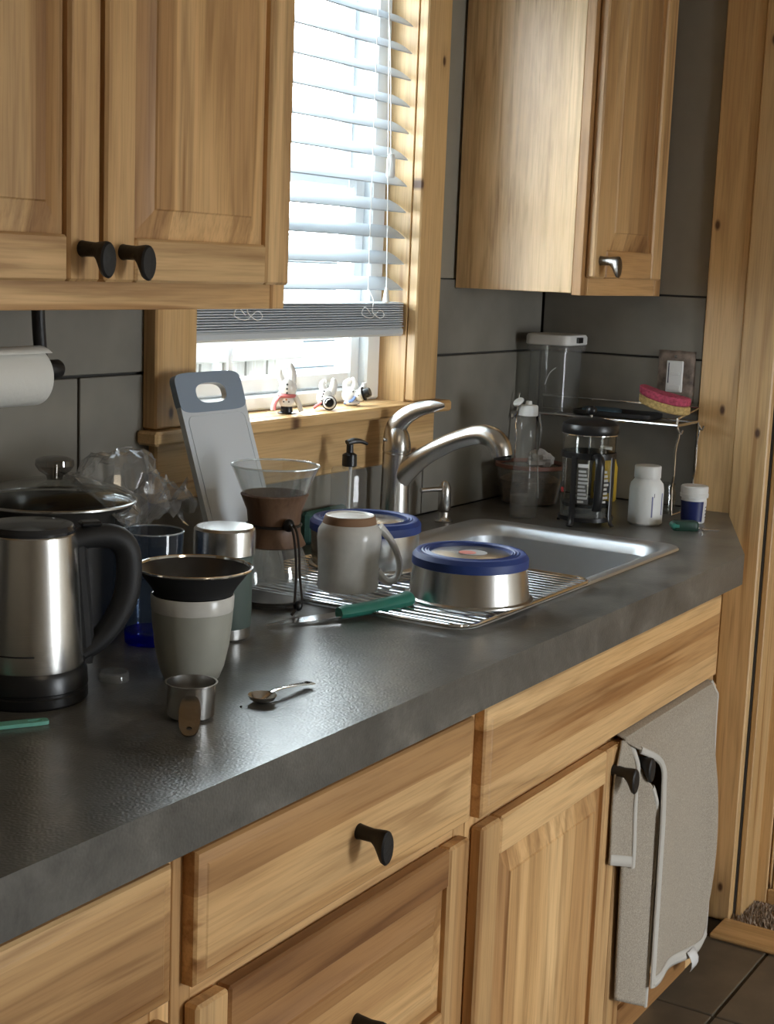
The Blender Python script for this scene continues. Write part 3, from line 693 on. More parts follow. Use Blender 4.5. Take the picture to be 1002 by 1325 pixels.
part('bowl', MB().lathe([(0, 0), (.014, 0), (.0195, .006), (.021, .016), (.0195, .016), (.018, .007), (.013, .002), (0, .002)], 24, (-.088, 0, 0)), 'mint', mh)
# pour-over cup
cp_ = ware('ceramic_cup', 'pale grey ceramic cup carrying a steel pour-over cone', 'cup', (1.343, -0.413, 0))
part('body', MB().lathe([(0, .002), (.028, .002), (.031, 0), (.0335, .002), (.039, .016), (.0445, .042), (.0475, .070), (.0485, .084), (.0455, .084), (.0445, .070), (.041, .042), (.033, .014), (.026, .008), (0, .008)], 48), 'celadon', cp_)
part('rim_band', MB().lathe([(.0486, .0842), (.0490, .087), (.0495, .101), (.0485, .103), (.0465, .102), (.0455, .0842)], 48), 'stoneware', cp_)
fc = ware('coffee_filter_cone', 'dark steel pour-over cone with wide polished rim on the cup', 'coffee filter', (1.345, -0.413, .1032))
part('cone', MB().lathe([(.014, -.045), (.040, -.003), (.047, .0005), (.0475, .003), (.052, .010), (.0665, .0285), (.0655, .0295), (.050, .0115), (.043, .0), (.013, -.043)], 48), 'black_matte', fc)
part('rim', MB().lathe([(.0665, .0287), (.0695, .0298), (.0703, .0312), (.0698, .0325), (.0684, .0330), (.0668, .0322), (.0658, .0298), (.0665, .0287)], 56), 'chrome', fc)
part('filter_mesh', MB().lathe([(.0650, .0292), (.0490, .0112), (.0425, .002), (.012, -.040), (0, -.041)], 40), 'smoke_steel', fc)
# measuring cup and its handle
mc = ware('measuring_cup', 'small steel measuring cup in front of the ceramic cup', 'measuring cup', (1.222, -0.512, 0), math.radians(-142))
part('cup', MB().lathe([(0, 0), (.022, 0), (.0255, .003), (.0275, .038), (.0290, .0390), (.0290, .0400), (.0268, .0398), (.0250, .004), (.021, .0015), (0, .0015)], 40), 'steel', mc)
vs_, fs_ = plate_with_hole(super_pt(.060, 0, .034, .0115, .8), super_pt(.082, 0, .003, .003, 1), 32, .0022, Matrix.Translation((0, 0, .0400)) @ Matrix.Rotation(math.radians(22), 4, 'Y'))
part('handle', MB().add(vs_, fs_), 'pewter', mc)  # darker metal on the steel handle imitates its dark reflection
# measuring spoon and crumb
ms = thing('measuring_spoon', 'small steel measuring spoon lying alone on the counter', 'spoon', (1.313, -0.541, 0.0), rz=math.radians(-3))
bw = MB().lathe([(0, 0), (.0075, .0006), (.0140, .0045), (.0168, .0092), (.0162, .0096), (.0132, .0052), (.0068, .0018), (0, .0012)], 24, (0, 0, 0))
part('bowl', bw, 'steel', ms)
hp = bez([(.0150, 0, .0090), (.03, 0, .0100), (.052, 0, .0085), (.074, 0, .006), (.090, 0, .0045)], 6)
part('handle', MB().tube(hp, [(.0009, x_) for x_ in lerpr([.0040, .0042, .0052, .0074, .0082], 6)], 10), 'chrome', ms)
part('hole', MB().tube([(.083+.003*math.cos(t_), .003*math.sin(t_), .0064) for t_ in [2*math.pi*i/14 for i in range(14)]], .0004, 5, closed=True), 'black_matte', ms)
tag(obj('crumb', MB().blob((1.283, -.534, .0012), .0016, .0013, .0012, 8), 'crumb'), 'tiny dark crumb next to the measuring spoon', 'crumb')
# blue drinking glass
bg_ = ware('drinking_glass', 'tall blue tinted drinking glass with deep blue base', 'glass', (1.437, -0.268, 0))
part('wall', MB().lathe([(.0345, .016), (.0365, .05), (.0405, .146), (.0400, .1475), (.0390, .146), (.0350, .05), (.0325, .018)], 48), 'blue_glass', bg_)
part('foot', MB().lathe([(0, .001), (.030, 0), (.0335, .002), (.0345, .0158), (.0325, .0178), (0, .014)], 40), 'deep_blue_glass', bg_)
part('rim', MB().tube([(.0402*math.cos(t_), .0402*math.sin(t_), .1475) for t_ in [2*math.pi*i/48 for i in range(48)]], .0012, 6, closed=True), 'rim_glass', bg_)
# clear scoop / spout end beside the kettle
cs = ware('clear_plastic_lid', 'small clear plastic cap lying beside the kettle', 'plastic cap', (1.275, -0.352, 0))
part('wall', MB().lathe([(0, .010), (.015, .010), (.0165, .008), (.017, 0), (.0175, 0), (.018, .0012), (.0172, .0095), (.0155, .0115), (0, .0115)], 28), 'clear_plastic', cs)
# steel-lidded thermos
th = ware('thermos_flask', 'dark green thermos flask with brushed steel lid', 'thermos', (1.521, -0.320, 0))
part('foot', MB().lathe([(0, 0), (.033, 0), (.0362, .003), (.0365, .0165)], 40), 'steel', th)
part('body', MB().lathe([(.0366, .0166), (.0372, .018), (.0378, .100), (.0385, .108), (.0380, .112)], 40), 'thermos_green', th)
part('lid', MB().lathe([(.0372, .1125), (.0410, .114), (.0412, .138), (.0405, .146), (.037, .1495), (0, .1500)], 48), 'steel', th)
# hourglass coffee maker
cx = ware('coffee_maker', 'hourglass glass coffee maker with dark wooden collar', 'coffee maker', (1.718, -0.256, 0), math.radians(-116))
prof_o = [(0, .003), (.036, .002), (.043, .0), (.0475, .010), (.0525, .036), (.0525, .052), (.046, .075), (.0370, .098), (.0325, .118), (.0345, .140), (.0475, .166), (.0570, .189), (.0640, .2045)]
prof_i = [(r_-.002, z_+(.003 if i_ < 3 else 0)) for i_, (r_, z_) in enumerate(prof_o[1:])][::-1]
part('glass', MB().lathe(prof_o + prof_i + [(0, .006)], 56), 'flask_glass', cx)
part('rim', MB().tube([(.0635*math.cos(t_), .0635*math.sin(t_), .2050) for t_ in [2*math.pi*i/56 for i in range(56)]], .0015, 6, closed=True), 'rim_glass', cx)
part('coffee', MB().lathe([(0, .007), (.042, .007), (.0455, .0105), (0, .0108)], 40), 'coffee_dark', cx)
part('collar', MB().lathe([(.0425, .0880), (.0470, .0905), (.0395, .107), (.0375, .119), (.0400, .140), (.0495, .163), (.0470, .165), (.0350, .141), (.0330, .118), (.0375, .102)], 48), 'collar_wood', cx)
part('cord', MB().tube([(.0390*math.cos(t_), .0390*math.sin(t_), .119) for t_ in [2*math.pi*i/40 for i in range(40)]], .0022, 6, closed=True), 'leather', cx)
part('bead', MB().blob((.0455, .0, .124), .0085, .0085, .0095), 'black_plastic', cx)
for s_, e_ in ((.0, (.076, -.004, .018)), (.006, (.080, .006, .022))):
    part('cord_end', MB().tube(bez([(.049, s_-.003, .126), (.062, s_-.003, .120), (.070, s_-.002, .095), (.071, s_, .055), e_], 6), .0018, 6), 'leather', cx)
part('bead', MB().blob((.077, .001, .0135), .0065, .0065, .0075), 'black_plastic', cx)
for e_ in ((.083, -.012, .003), (.072, -.016, .012)): part('cord_tail', MB().tube([(.077, .001, .012), e_], .002, 6), 'leather', cx)

# dark pot with glass lid, plastic bag
pt_ = ware('cooking_pot', 'dark pot with clear glass lid behind the kettle', 'pot', (1.405, -0.128, 0))
part('body', MB().lathe([(0, 0), (.082, 0), (.092, .006), (.098, .16), (.101, .172), (.097, .172), (.094, .16), (.088, .010), (0, .006)], 48), 'pot_dark', pt_)
part('lid', MB().lathe([(.1045, .173), (.106, .176), (.101, .183), (.080, .193), (.045, .2005), (.018, .2025), (0, .203), (0, .200), (.045, .198), (.080, .190), (.099, .181), (.1035, .176)], 56), 'clear_glass', pt_)
part('lid_rim', MB().tube([(.1055*math.cos(t_), .1055*math.sin(t_), .1755) for t_ in [2*math.pi*i/56 for i in range(56)]], .0022, 6, closed=True), 'steel', pt_)
part('lid_knob', MB().lathe([(.010, .2025), (.011, .207), (.021, .214), (.0255, .221), (.0245, .228), (.016, .2315), (0, .232), ], 28), 'smoke_glass', pt_)
part('knob_screw', MB().lathe([(0, .203), (.006, .2035), (.006, .222), (0, .223)], 12), 'chrome', pt_)
def bag():
    random.seed(5); P = []; nu, nv = 20, 40
    c0 = Vector((1.500, -.150, .172))
    from mathutils import noise
    for j in range(nu+1):
        row = []; th_ = math.pi*j/nu
        for i in range(nv):
            ph = 2*math.pi*i/nv
            d = Vector((math.sin(th_)*math.cos(ph), math.sin(th_)*math.sin(ph), math.cos(th_)))
            n1 = noise.noise(d*1.6+Vector((3, 1, 7))); n2 = abs(noise.noise(d*4.0+Vector((1, 9, 2)))); n3 = abs(noise.noise(d*8.0))
            r = 1.0 + .30*n1 - .30*n2 - .08*n3
            q = c0 + Vector((d.x*.092*r + .012*max(0, d.x)**3, d.y*.052*r, d.z*.066*r))
            h = Vector((q.x-1.405, q.y+.128, 0))
            if h.length < .112 and q.z < .206:
                if q.z > .172: q.z = .180 + .030*(1-(h.length/.112)**2) + .002*n2
                else: q += h.normalized()*(.112-h.length)
            row.append(q)
        P.append(row)
    m = MB(); vs = [p for r in P for p in r]
    fs = [(j*nv+i, j*nv+(i+1) % nv, (j+1)*nv+(i+1) % nv, (j+1)*nv+i) for j in range(nu) for i in range(nv)]
    m.add(vs, fs)
    # loose corner flap
    Q = []
    for j in range(9):
        Q.append([Vector((1.575+.062*i/10, -.165+.010*math.sin(i*.9+j)+.02*(j/8-.5), .185-.040*j/8 + .010*math.sin(i*1.1)+.006*math.cos(j*1.7+i) - .02*(i/10)**2)) for i in range(11)])
    return m.grid(Q)
tag(obj('plastic_bag', bag(), 'film', ang=12), 'crumpled clear plastic bag against the glass-lidded pot', 'bag')

# upturned mug
mg = ware('coffee_mug', 'grey stoneware mug standing upside down on the rack', 'mug', (1.838, -0.309, TOPR), math.radians(-40))
mg.scale = (.87, .87, 1.03)
part('body', MB().lathe([(.046, .010), (.049, 0), (.0520, 0), (.0535, .004), (.0525, .020), (.0535, .050), (.0560, .076), (.0545, .088), (.0470, .0975), (.0455, .0975), (.052, .076), (.0490, .05), (.0485, .020)], 56), 'stoneware', mg)
part('foot_band', MB().lathe([(.0471, .0976), (.0445, .1060), (.0430, .1085), (.0420, .1090)], 48), 'raw_clay', mg)
part('foot', MB().lathe([(.0420, .1091), (.0410, .1096), (.0385, .1090), (.0370, .1075), (.020, .1080), (0, .1082)], 48), 'ceramic_white', mg)
hd = bez([(.0545, 0, .090), (.074, 0, .072), (.088, 0, .050), (.094, 0, .028), (.087, 0, .012), (.070, 0, .009), (.0525, 0, .024)], 6)
part('handle', MB().tube(hd, [(x_, .0085) for x_ in lerpr([.0075, .006, .0055, .0055, .0055, .006, .0075], 6)], 12), 'stoneware', mg)

# upturned pet bowls with blue rubber rings
def pet_bowl(label, loc, R0, R1, h, logo):
    b2 = ware('pet_bowl', label, 'bowl', loc, 0, 'upturned steel pet bowls on the rack')
    part('body', MB().lathe([(R0-.004, .004), (R0, .0005), (R0+.0035, .0015), (R0+.003, .004), (R0-.002, .006), (R1+.004, h-.018), (R1+.002, h-.010), (R1-.022, h-.006)], 64), 'steel', b2)
    part('rubber_ring', MB().lathe([(R1+.0035, h-.019), (R1+.0065, h-.018), (R1+.006, h-.006), (R1+.001, h+.0005), (R1-.004, h+.0015), (R1-.007, h+.0002), (R1-.0095, h+.0016), (R1-.012, h+.0002), (R1-.0145, h+.0016), (R1-.0165, h+.0002), (R1-.018, h+.0010), (R1-.019, h-.005)], 64), 'blue_rubber', b2)
    bs = part('base', MB().lathe([(R1-.0192, h-.004), (R1-.022, h-.0025), (0, h-.002)], 56), 'steel', b2)
    if logo:
        part('logo', MB().lathe([(0, 0), (.021, 0), (.021, .0003), (0, .0003)], 28, (.004, -.002, h-.0020)), 'logo_grey', bs)
        part('logo', MB().lathe([(0, 0), (.013, 0), (.013, .0003), (0, .0003)], 28, (-.003, .004, h-.0016)), 'logo_pink', bs)
pet_bowl('nearest upturned steel pet bowl, blue ring and pink logo spot', (1.905, -0.481, TOPR), .0925, .0805, .0700, True)
pet_bowl('upturned steel pet bowl with blue ring behind the stoneware mug', (2.003, -0.232, TOPR), .0880, .0845, .078, False)

# knife
kn = thing('paring_knife', 'paring knife with a dark green handle beside the rack', 'knife', (1.700, -0.386, 0.0), rz=math.radians(-27))
bl_ = [(-.115, .001), (-.09, .0055), (-.05, .0085), (0, .0095), (.004, .0095), (.004, -.008), (-.05, -.0085), (-.09, -.005)]
part('blade', MB().prism(bl_, .0012, Matrix.Translation((0, 0, .007)) @ Matrix.Rotation(math.radians(-2.2), 4, 'Y') @ Matrix.Rotation(math.radians(9), 4, 'X')), 'chrome', kn)
hpth = [(.0, 0, .0100), (.012, 0, .0110), (.05, 0, .0135), (.095, .0, .0185), (.115, .001, .0210), (.122, .001, .0215)]
hh = part('handle', MB().tube(bez(hpth, 5), [(x_*.85, x_*1.15) for x_ in lerpr([.0095, .0110, .0110, .0120, .0130, .007], 5)], 12), 'green_handle', kn)
for xx in (.03, .065): part('rivet', MB().blob((xx, -.0025, .0175+(xx-.02)*.07), .0028, .0028, .0014, 10), 'steel', hh)

# cutting board leaning on the sill
cb = thing('cutting_board', 'white plastic cutting board leaning against the window sill', 'cutting board', (1.788, -0.170, 0.0))
LB = Matrix.Rotation(math.atan2(.110, .322), 4, 'X').inverted() @ Matrix.Rotation(math.pi/2, 4, 'X')
BH, BW = .338, .158
vs_, fs_ = plate_with_hole(super_pt(0, BH/2, BW/2, BH/2, .22), super_pt(0, BH-.032, .036, .0155, .75), 96, .009, LB)
bo = part('board', MB().add(vs_, fs_), 'board_plastic', cb)
def grip_o(t):
    x, y = super_pt(0, BH-.030, BW/2+.0008, .031, .33)(t); return x, y
vs_, fs_ = plate_with_hole(grip_o, super_pt(0, BH-.032, .0365, .016, .75), 64, .0104, LB @ Matrix.Translation((0, 0, -.0007)))
part('grip', MB().add(vs_, fs_), 'board_grip', cb)
gv = [LB @ Vector((x, y, .0094)) for x, y in rrect(-BW/2+.010, BW/2-.010, .012, BH-.066, .012, 4)]
part('juice_groove', MB().tube(gv, .0008, 5, closed=True), 'board_plastic', bo)

# clear soap dispenser with black pump
sd = ware('soap_dispenser', 'clear soap dispenser with black pump below the window', 'soap dispenser', (2.172, -0.086, 0), math.radians(-30))
part('bottle', MB().rings([[Vector((x, y, z)) for x, y in rrect(-w_, w_, -w_, w_, .010, 3)] for w_, z in ((.025, 0), (.0262, .003), (.0262, .135), (.024, .141), (.012, .1435))]), 'clear_plastic', sd)
part('soap', MB().rings([[Vector((x, y, z)) for x, y in rrect(-w_, w_, -w_, w_, .009, 3)] for w_, z in ((.0235, .003), (.0245, .005), (.0245, .036))]), 'soap_green', sd)
part('dip_tube', MB().tube([(0, 0, .005), (0.002, 0, .142)], .003, 8), 'hdpe_white', sd)
part('collar', MB().lathe([(.0125, .1437), (.0135, .145), (.0130, .164), (.008, .167), (.0065, .168), (.0062, .182)], 20), 'black_plastic', sd)
part('pump_head', MB().tube(bez([(-.006, 0, .185), (.006, 0, .188), (.022, 0, .187), (.034, 0, .182)], 5), [(x_, x_*1.5) for x_ in lerpr([.005, .0055, .004, .0025], 5)], 10), 'black_plastic', sd)

gp = MB().box(2.120, 2.250, -0.036, -0.018, 0.0, 0.060, 0.006)
tag(obj('scrub_pad', gp, 'pad_teal'), 'teal green scrub pad standing behind the upturned dishes', 'scrub pad')
# dish soap bottle
db = ware('dish_soap_bottle', 'clear squeeze bottle of dish soap with open white flip cap', 'bottle', (2.687, -0.176, 0), math.radians(-30))
def ell(w_, d_, z, n=24): return [Vector((w_*math.cos(2*math.pi*i/n), d_*math.sin(2*math.pi*i/n), z)) for i in range(n)]
pr = [(.028, .021, 0), (.030, .0225, .004), (.0305, .023, .05), (.0275, .021, .10), (.0235, .018, .135), (.024, .0185, .165), (.0225, .018, .190), (.0150, .0145, .205), (.012, .012, .210)]
bt_ = part('bottle', MB().rings([ell(*p_) for p_ in pr]), 'clear_plastic', db)
part('soap', MB().rings([ell(a_-.0015, d_-.0015, z_) for a_, d_, z_ in ((.028, .021, .002), (.0300, .0225, .005), (.0303, .0228, .046))]), 'tub_plastic', db)
part('label', MB().rings([[Vector((.0304*math.cos(a_)+.0006, .0232*math.sin(a_)-.0006, z_)) for a_ in [math.radians(-75+60*i/10) for i in range(11)]] for z_ in (.035, .05, .08, .105)], cap=False) if False else MB().grid([[Vector(((.0312-.0045*max(0, (z_-.05)/.06))*math.cos(a_), (.0237-.0028*max(0, (z_-.05)/.06))*math.sin(a_), z_)) for a_ in [math.radians(-40+36*i/8) for i in range(9)]] for z_ in (.040, .05, .08, .105)]), 'label_white', bt_)
cpz = part('cap', MB().lathe([(.0155, .207), (.0195, .208), (.0190, .226), (.0170, .229), (.007, .230), (.006, .237), (.003, .2375), (0, .2375)], 24), 'white_plastic', db)
part('flip_lid', MB().lathe([(0, 0), (.0145, 0), (.0150, .004), (.013, .0065), (0, .007)], 20, M=Matrix.Translation((-.024, 0, .234)) @ Matrix.Rotation(math.radians(-38), 4, 'Y') @ Matrix.Scale(.8, 4)), 'white_plastic', cpz)

# french press
fp = ware('french_press', 'black framed glass french press by the right end of the sink', 'french press', (2.700, -0.308, 0), math.radians(-141))
fp.scale = (1.10, 1.10, 1.0)
part('beaker', MB().lathe([(0, .012), (.040, .012), (.0465, .018), (.0475, .03), (.0475, .178), (.0490, .183), (.0470, .181), (.0460, .03), (.040, .016), (0, .015)], 48), 'clear_glass', fp)
part('base_ring', MB().lathe([(.0480, .0110), (.0500, .0120), (.0500, .0200), (.0480, .0205)], 40), 'black_plastic', fp)
part('band', MB().lathe([(.0482, .1350), (.0500, .1360), (.0500, .1470), (.0482, .1480)], 40), 'black_plastic', fp)
for a_ in (45, 135, 225, 315):
    ca, sa = math.cos(math.radians(a_)), math.sin(math.radians(a_))
    part('frame_strut', MB().tube([(ca*.0495, sa*.0495, .140), (ca*.0495, sa*.0495, .020), (ca*.0515, sa*.0515, .008), (ca*.056, sa*.056, .003)], [(.0018, .0060)]*2+[(.003, .0062), (.003, .0066)], 8, up=(ca, sa, 0)), 'black_plastic', fp)
part('handle', MB().tube(bez([(.050, 0, .141), (.066, 0, .144), (.078, 0, .134), (.080, 0, .105), (.077, 0, .060), (.070, 0, .040)], 5), [(x_, .0085) for x_ in lerpr([.006, .006, .006, .006, .0055, .004], 5)], 10), 'black_plastic', fp)
part('lid', MB().lathe([(.0500, .1835), (.0515, .186), (.0520, .194), (.0500, .202), (.0400, .2095), (.020, .2135), (0, .214)], 48), 'black_plastic', fp)
part('lid_band', MB().lathe([(.0485, .1805), (.0505, .1815), (.0505, .1832), (.0485, .1836)], 40), 'chrome', fp)
part('plunger_rod', MB().tube([(0, 0, .045), (0, 0, .222)], .002, 8), 'chrome', fp)
part('plunger_knob', MB().blob((0, 0, .2285), .0095), 'black_plastic', fp)
part('plunger_disc', MB().lathe([(0, .040), (.0440, .040), (.0450, .0425), (.0440, .046), (0, .047)], 40), 'black_matte', fp)
part('coffee_liquid', MB().lathe([(0, .0165), (.0400, .0165), (.0452, .020), (.0452, .0395), (0, .0398)], 40), 'tub_plastic', fp)
lb = part('print_panel', MB().grid([[Vector((.0479*math.cos(a_), .0479*math.sin(a_), z_)) for a_ in [math.radians(-37+25*i/8) for i in range(9)]] for z_ in (.048, .08, .118)]), 'tub_plastic', fp)
for i in range(9):      # upright white lettering strokes on the glass
    z_ = .050 + i*.0075
    part('print_mark', MB().grid([[Vector((.0482*math.cos(a_), .0482*math.sin(a_), z_+dz)) for a_ in [math.radians(-35+ (14 + (i*7) % 9)*q/5) for q in range(6)]] for dz in (0, .0045)]), 'print_grey', lb)
for i in range(8):
    z_ = .050 + i*.0085
    part('print_mark', MB().grid([[Vector((.0482*math.cos(a_), .0482*math.sin(a_), z_+dz)) for a_ in [math.radians(20 + (10 + (i*5) % 7)*q/5) for q in range(6)]] for dz in (0, .005)]), 'print_grey', lb)
part('print_badge', MB().grid([[Vector((.0483*math.cos(a_), .0483*math.sin(a_), z_)) for a_ in [math.radians(-37+22*i/8) for i in range(9)]] for z_ in (.120, .127)]), 'label_white', lb)
part('print_logo', MB().grid([[Vector((.0483*math.cos(a_), .0483*math.sin(a_), z_)) for a_ in [math.radians(-88+14*i/5) for i in range(6)]] for z_ in (.066, .076)]), 'ink_red', lb)

# plastic tub, twisted tissue
tb = ware('food_tub', 'clear plastic tub of brown food with reddish rim under the wire shelf', 'tub', (2.866, -0.100, 0))
part('wall', MB().lathe([(0, .001), (.055, 0), (.060, .004), (.0735, .078), (.0745, .080), (.0720, .080), (.058, .006), (0, .003)], 40), 'tub_plastic', tb)
part('rim', MB().lathe([(.0735, .078), (.0775, .080), (.0775, .087), (.0740, .088), (.0725, .081)], 40), 'tub_lid', tb)
part('contents', MB().lathe([(0, .004), (.056, .004), (.0655, .052), (.050, .060), (.025, .056), (0, .060)], 32), 'food_brown', tb)
def tissue():
    from mathutils import noise
    m = MB(); P = []
    for j in range(13):
        th_ = math.pi*j/12
        P.append([Vector((2.862, -.125, .095)) + Vector((math.sin(th_)*math.cos(p_)*.026, math.sin(th_)*math.sin(p_)*.026, math.cos(th_)*.022))*(1+.5*noise.noise(Vector((math.sin(th_)*math.cos(p_)*2.5, math.sin(th_)*math.sin(p_)*2.5, math.cos(th_)*2.5)))) for p_ in [2*math.pi*i/20 for i in range(21)]])
    return m.grid(P)
tag(obj('paper_tissue', tissue(), 'tissue', ang=20), 'crumpled white tissue lying on the food tub', 'tissue')
# yellow bottle
yb_ = ware('yellow_bottle', 'yellow bottle standing behind the french press', 'bottle', (3.022, -0.205, 0))
part('body', MB().lathe([(0, 0), (.026, 0), (.028, .004), (.028, .075), (.022, .095), (.012, .102), (0, .102)], 32), 'yellow_plastic', yb_)
part('cap', MB().lathe([(.0125, .1022), (.0135, .104), (.0130, .120), (0, .121)], 20), 'white_plastic', yb_)
part('label', MB().grid([[Vector((.0284*math.cos(a_), .0284*math.sin(a_), z_)) for a_ in [math.radians(150+100*i/10) for i in range(11)]] for z_ in (.02, .045)]), 'ink', yb_)

# pill bottle
pb = ware('pill_bottle', 'white plastic pill bottle with ribbed cap on the counter', 'bottle', (2.796, -0.396, 0), math.radians(-125))
pbb = part('body', MB().lathe([(0, 0), (.031, 0), (.0345, .004), (.0345, .072), (.0325, .083), (.026, .091), (.0245, .094)], 40), 'hdpe_white', pb)
cm_ = MB(); 
prof = [(.0262, .0942), (.0268, .096), (.0268, .117), (.0255, .119), (0, .1192)]
part('cap', cm_.lathe(prof, 60), 'white_plastic', pb)
for (a0, z0, z1, wd, mt) in ((-14, .018, .060, 5, 'ink_blue'), (-6, .058, .066, 2, 'ink'), (28, .022, .066, 7, 'ink_blue')):
    part('print_mark', MB().grid([[Vector((.0347*math.cos(a_), .0347*math.sin(a_), z_)) for a_ in [math.radians(a0+wd*i/3) for i in range(4)]] for z_ in (z0, z1)]), mt, pbb)
# blue labelled jar
bj = ware('supplement_jar', 'small jar with dark blue label and white screw lid', 'jar', (2.886, -0.464, 0), math.radians(-125))
bjb = part('body', MB().lathe([(0, 0), (.022, 0), (.0238, .002), (.0260, .046), (.0255, .050), (.024, .052)], 36), 'hdpe_white', bj)
part('label', MB().grid([[Vector(((.0240+.0022*(z_-.004)/.042)*math.cos(a_), (.0240+.0022*(z_-.004)/.042)*math.sin(a_), z_)) for a_ in [math.radians(-150+165*i/20) for i in range(21)]] for z_ in (.004, .046)]), 'label_blue', bj)
wl_ = part('label', MB().grid([[Vector(((.0242+.0022*(z_-.004)/.042)*math.cos(a_), (.0242+.0022*(z_-.004)/.042)*math.sin(a_), z_)) for a_ in [math.radians(18+45*i/8) for i in range(9)]] for z_ in (.004, .044)]), 'label_white', bj)
for i in range(4): part('print_mark', MB().grid([[Vector((.0262*math.cos(a_), .0262*math.sin(a_), z_)) for a_ in [math.radians(28+20*q/3) for q in range(4)]] for z_ in (.012+i*.007, .014+i*.007)]), 'ink', wl_)
part('lid', MB().lathe([(.0245, .0522), (.0285, .053), (.0290, .060), (.0280, .061), (.0280, .074), (.026, .0765), (0, .0765)], 36), 'white_plastic', bj)
# small clear jar
sj = ware('glass_jar', 'small clear glass jar between the pill bottle and wire shelf leg', 'jar', (2.962, -0.370, 0))
part('wall', MB().lathe([(0, .002), (.022, 0), (.0245, .004), (.0250, .045), (.0215, .052), (.0215, .062), (.0200, .062), (.0200, .052), (.0230, .044), (.0225, .006), (0, .005)], 36), 'clear_glass', sj)
part('rim', MB().tube([(.0212*math.cos(t_), .0212*math.sin(t_), .062) for t_ in [2*math.pi*i/32 for i in range(32)]], .0016, 6, closed=True), 'clear_glass', sj)
# green key fob / tape
kf = thing('key_fob', 'dark green plastic key fob with a small key', 'key fob', (2.782, -0.487, 0), rz=math.radians(-55))
part('body', MB().rings([[Vector((x, y, z)) for x, y in rrect(-.026, .026, -.014, .014, .008, 4)] if 0 else [Vector((x*k_, y*k_, z)) for x, y in rrect(-.026, .026, -.014, .014, .008, 4)] for k_, z in ((.93, 0), (1, .002), (1, .015), (.9, .0185))]), 'dark_green', kf)
part('grip', MB().box(-.029, -.012, -.0145, .0145, .004, .0155, .003), 'green_handle', kf)
part('key_ring', MB().tube([(.032+.007*math.cos(t_), .007*math.sin(t_), .004) for t_ in [2*math.pi*i/16 for i in range(16)]], .0009, 6, closed=True), 'chrome', kf)
part('key', MB().prism([(.036, -.006), (.046, -.006), (.048, -.002), (.070, -.002), (.070, .0015), (.064, .003), (.060, .0015), (.056, .003), (.050, .0015), (.046, .006), (.036, .006)], .0018, Matrix.Translation((0, 0, .0005))), 'steel', kf)

# ------------------------------------------------------------------ wire shelf and the things on it
ws = thing('wire_shelf', 'chrome wire shelf standing in the counter corner', 'shelf', (2.98, -0.21, 0), absolute=True)
A0, A1, B0, B1, ZS = 2.925, 3.050, -0.402, -0.030, .190
part('deck_frame', MB().tube([(A0, B0, ZS), (A1, B0, ZS), (A1, B1, ZS), (A0, B1, ZS)], .0028, 8, closed=True), 'chrome', ws)
for i in range(1, 9):
    x = A0 + (A1-A0)*i/9; part('deck_wire', MB().tube([(x, B0, ZS+.001), (x, B1, ZS+.001)], .0013, 6), 'chrome', ws)
part('guard_rail', MB().tube([(A0, B0, ZS), (A0, B0, ZS+.014), (A1, B0, ZS+.030), (A1, B1, ZS+.030), (A1, B1, ZS)], .0022, 8), 'chrome', ws)
for x in (A0, A1):
    for y, s_ in ((B0, -1), (B1, 1)):
        o_ = .006 if x == A0 else -.004
        part('leg', MB().tube(bez([(x, y+.0, ZS-.001), (x+o_*.6, y+.004*s_, ZS-.02), (x, y, ZS-.05), (x, y, .085), (x+.004, y-.004*s_, .060), (x, y, .0022)], 5), .0024, 8), 'chrome', ws)
        part('hook', MB().tube(bez([(x, y, ZS-.004), (x-.003, y-.010*s_*-1, ZS-.016), (x, y-.013*s_*-1, ZS-.008)], 4), .002, 6), 'chrome', ws)
part('end_post', MB().tube([(A0, B1, ZS-.002), (A0+.003, B1, ZS+.020), (A0+.006, B1, ZS+.040)], .0022, 8), 'chrome', ws)
part('hook', MB().tube([(A0, B1, ZS-.012), (A0+.002, B1-.018, ZS+.004)], .0016, 6), 'chrome', ws)
for y in (B0, B1): part('foot_bar', MB().tube([(A0, y, .0024), (A1, y, .0024)], .0022, 8), 'chrome', ws)
SZ = ZS + .0025
# tall canister
cn = ware('food_canister', 'tall clear canister with a white lid standing on the wire shelf', 'canister', (2.985, -0.088, SZ), 0)
def sq(w_, z, r=.018): return [Vector((x, y, z)) for x, y in rrect(-w_, w_, -w_*.95, w_*.95, min(r, w_*.9), 5)]
part('wall', MB().rings([sq(.046, 0), sq(.048, .003), sq(.0485, .100), sq(.049, .140), sq(.047, .140), sq(.0465, .10), sq(.046, .005), sq(.042, .004)]), 'clear_plastic', cn)
part('collar', MB().rings([sq(.051, .132), sq(.054, .134), sq(.054, .1445), sq(.050, .1455)], cap=False), 'tub_plastic', cn)
ld = part('lid', MB().rings([sq(.0545, .1460), sq(.0565, .148), sq(.0565, .163), sq(.054, .168), sq(.047, .1695)]), 'white_plastic', cn)
part('latch', MB().box(-.014, .014, -.0575, -.0535, .1515, .1635, .001), 'black_plastic', ld)
part('scratch', MB().tube(bez([(-.0485, .0, .06), (-.049, -.010, .085), (-.0495, -.025, .098)], 5), .0006, 5), 'white_plastic', cn)
